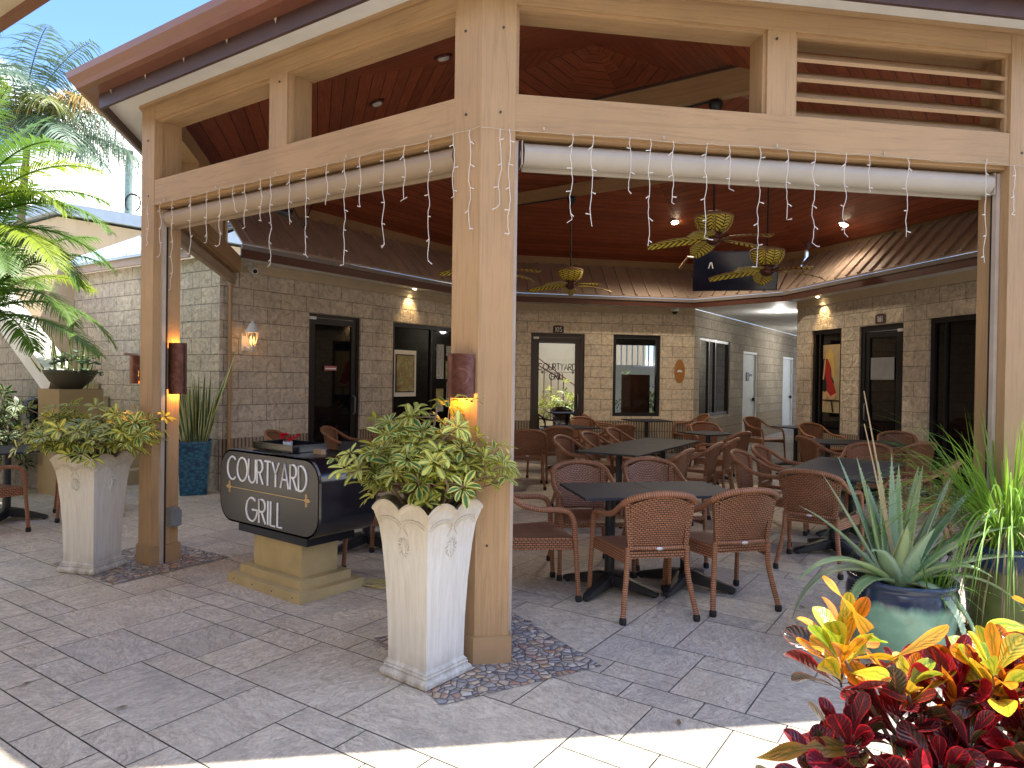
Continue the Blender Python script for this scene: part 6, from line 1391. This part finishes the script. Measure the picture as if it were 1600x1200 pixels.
# roof corner of the building behind the camera on the left, and the building itself
nb_ = thing('corner_building', 'cream building corner with a brown edged eave at the top left', 'building', (-5.2, 1.0, 0))
m = M().mat('stucco'); m.prism([(-4.2, 2.5), (-8.5, 3.0), (-8.5, -6), (-4.2, -6)], 0, 3.5); m.build('wall', nb_)
m = M().mat('frieze'); m.prism([(-1.75, 3.18), (-3.7, 4.51), (-8.5, 4.9), (-8.5, -6), (-2.2, -6), (-1.75, 1.5)], 3.50, 3.54); m.build('soffit', nb_)
m = M().mat('brown_metal')
pp = [(-2.2, -6), (-1.75, 1.5), (-1.75, 3.18), (-3.7, 4.51), (-8.5, 4.9)]
for a, b in zip(pp, pp[1:]): m.bar((a[0], a[1], 3.57), (b[0], b[1], 3.57), .05, .20)
m.build('eave_trim', nb_)
# building added out of view for bounce and reflections; boundary wall closes the left
bb = thing('bounce_building', 'cream two storey building added unseen behind the viewer for bounce light and reflections', 'building', (0, -9, 0)); m = M().mat('stucco_wall'); m.box(1, -10, 3.0, 30, 2, 6.0); m.build('wall', bb)
for k in range(6):
    m = M().mat('bronze_frame'); m.box(-10 + k * 4.4, -8.98, 1.5, 1.6, .06, 2.2); w2 = m.build('window', bb); m = M().mat('mirror_glass'); m.box(-10 + k * 4.4, -8.945, 1.5, 1.45, .02, 2.05); m.build('pane', w2)
sidew = M().mat('stucco_wall'); sidew.box(-16, 8, 1.6, .3, 26, 3.2); tag(sidew.build('boundary_wall'), 'cream boundary wall at the far left of the courtyard', 'wall')
# bright yard seen through the lettered glass door
yw = thing('yard_wall', 'sunny cream yard wall with a brown stair rail seen through the glass door', 'wall', (1.6, 21, 0))
yb = bk; yc = C1 + D(79) * 1.6 + bk * 8.0; m = M().mat('stucco_wall'); yd = D(60); m.frame((yc.x, yc.y, 1.6), yd, D(150), (0, 0, 1), 7, .2, 3.2); m.build('wall', yw)
m = M().mat('brown_metal'); yf = yc + D(150) * .35; 
m.tube([yf - yd * 1.6 + V((0, 0, 2.5)), yf + yd * .9 + V((0, 0, 1.0))], .022, 6); m.tube([yf - yd * 1.6 + V((0, 0, 2.2)), yf + yd * .0 + V((0, 0, 1.45)), yf + yd * .0 + V((0, 0, .8))], .03, 6)
for k in range(6): q = yf - yd * (1.5 - k * .26); m.tube([q + V((0, 0, .2)), q + V((0, 0, 2.15 - k * .12))], .018, 5)
m.build('stair_rail', yw)
scheff('yard_shrub', 'green shrub in the sunny yard seen through the glass door', yc + D(150) * .9 - yd * .5, (.8, .5), 1.5, 90, 'scheff', 71, .16)
ti = make_table('dark table silhouetted inside the glass door', *(lambda p: (p.x, p.y))(C1 + D(79) * 1.75 + bk * 1.6), 79, .7, .7, .74, None)
m = M().mat(simple('brown_board', (.16, .05, .025), .6)); p = C1 + D(79) * 3.2 + bk * .5; m.frame((p.x, p.y, 1.15), D(79), D(169), (0, 0, 1), .62, .03, .9); tag(m.build('brown_panel'), 'brown panel standing inside the centre window', 'panel')
m = M().mat('white_metal'); pr = C1 + D(79) * 2.4 + bk * 5.0
for k in range(16): q = pr + D(79) * (.16 * k); m.frame((q.x, q.y, 2.25), D(79), D(169), (0, 0, 1), .035, .035, .8)
for zz in (1.86, 2.66): m.bar(pr + V((0, 0, zz)), pr + D(79) * 2.5 + V((0, 0, zz)), .05, .06)
m.box(pr.x + 1.3, pr.y + .3, .92, 2.8, .2, 1.84); tag(m.build('white_railing'), 'white picket railing seen through the centre window', 'railing')
scheff('yard_shrub', 'green shrub seen through the centre window beside the brown panel', C1 + D(79) * 3.75 + bk * 3.9, (.5, .4), 1.9, 80, 'scheff_white', 72, .16)
for (s, q_, b, lb) in ((1.2, 1.0, 60, 'left dark chair inside the glass door'), (1.7, 2.4, 169, 'dark chair facing out beyond the table inside the glass door')):
    p = C1 + D(79) * s + bk * q_; clone(proto, (p.x, p.y, 0), -b, lb)

rl = random.Random(5)
for k, (x, y) in enumerate([(-1.72, 3.08), (.75, 3.02), (1.95, 4.6), (.12, 4.25), (-2.3, 3.3)]):
    m = M().mat('bark'); c = V((x, y, .006)); a = rl.uniform(0, 6); m.face([c + V((cos(a + b) * r, sin(a + b) * r, .004 * (i % 2))) for i, (b, r) in enumerate([(0, .032), (.9, .014), (pi, .030), (pi + .9, .013)])])
    tag(m.build('fallen_leaf'), ['dry fallen leaf near the bottom left corner of the paving', 'dry fallen leaf on the paving in front of the nearest chairs', 'fallen leaf on the paving left of the sea green pot', 'fallen leaf on the paving just right of the centre post', 'dry fallen leaf farthest left on the paving'][k], 'leaf', 'fallen leaves on the paving')
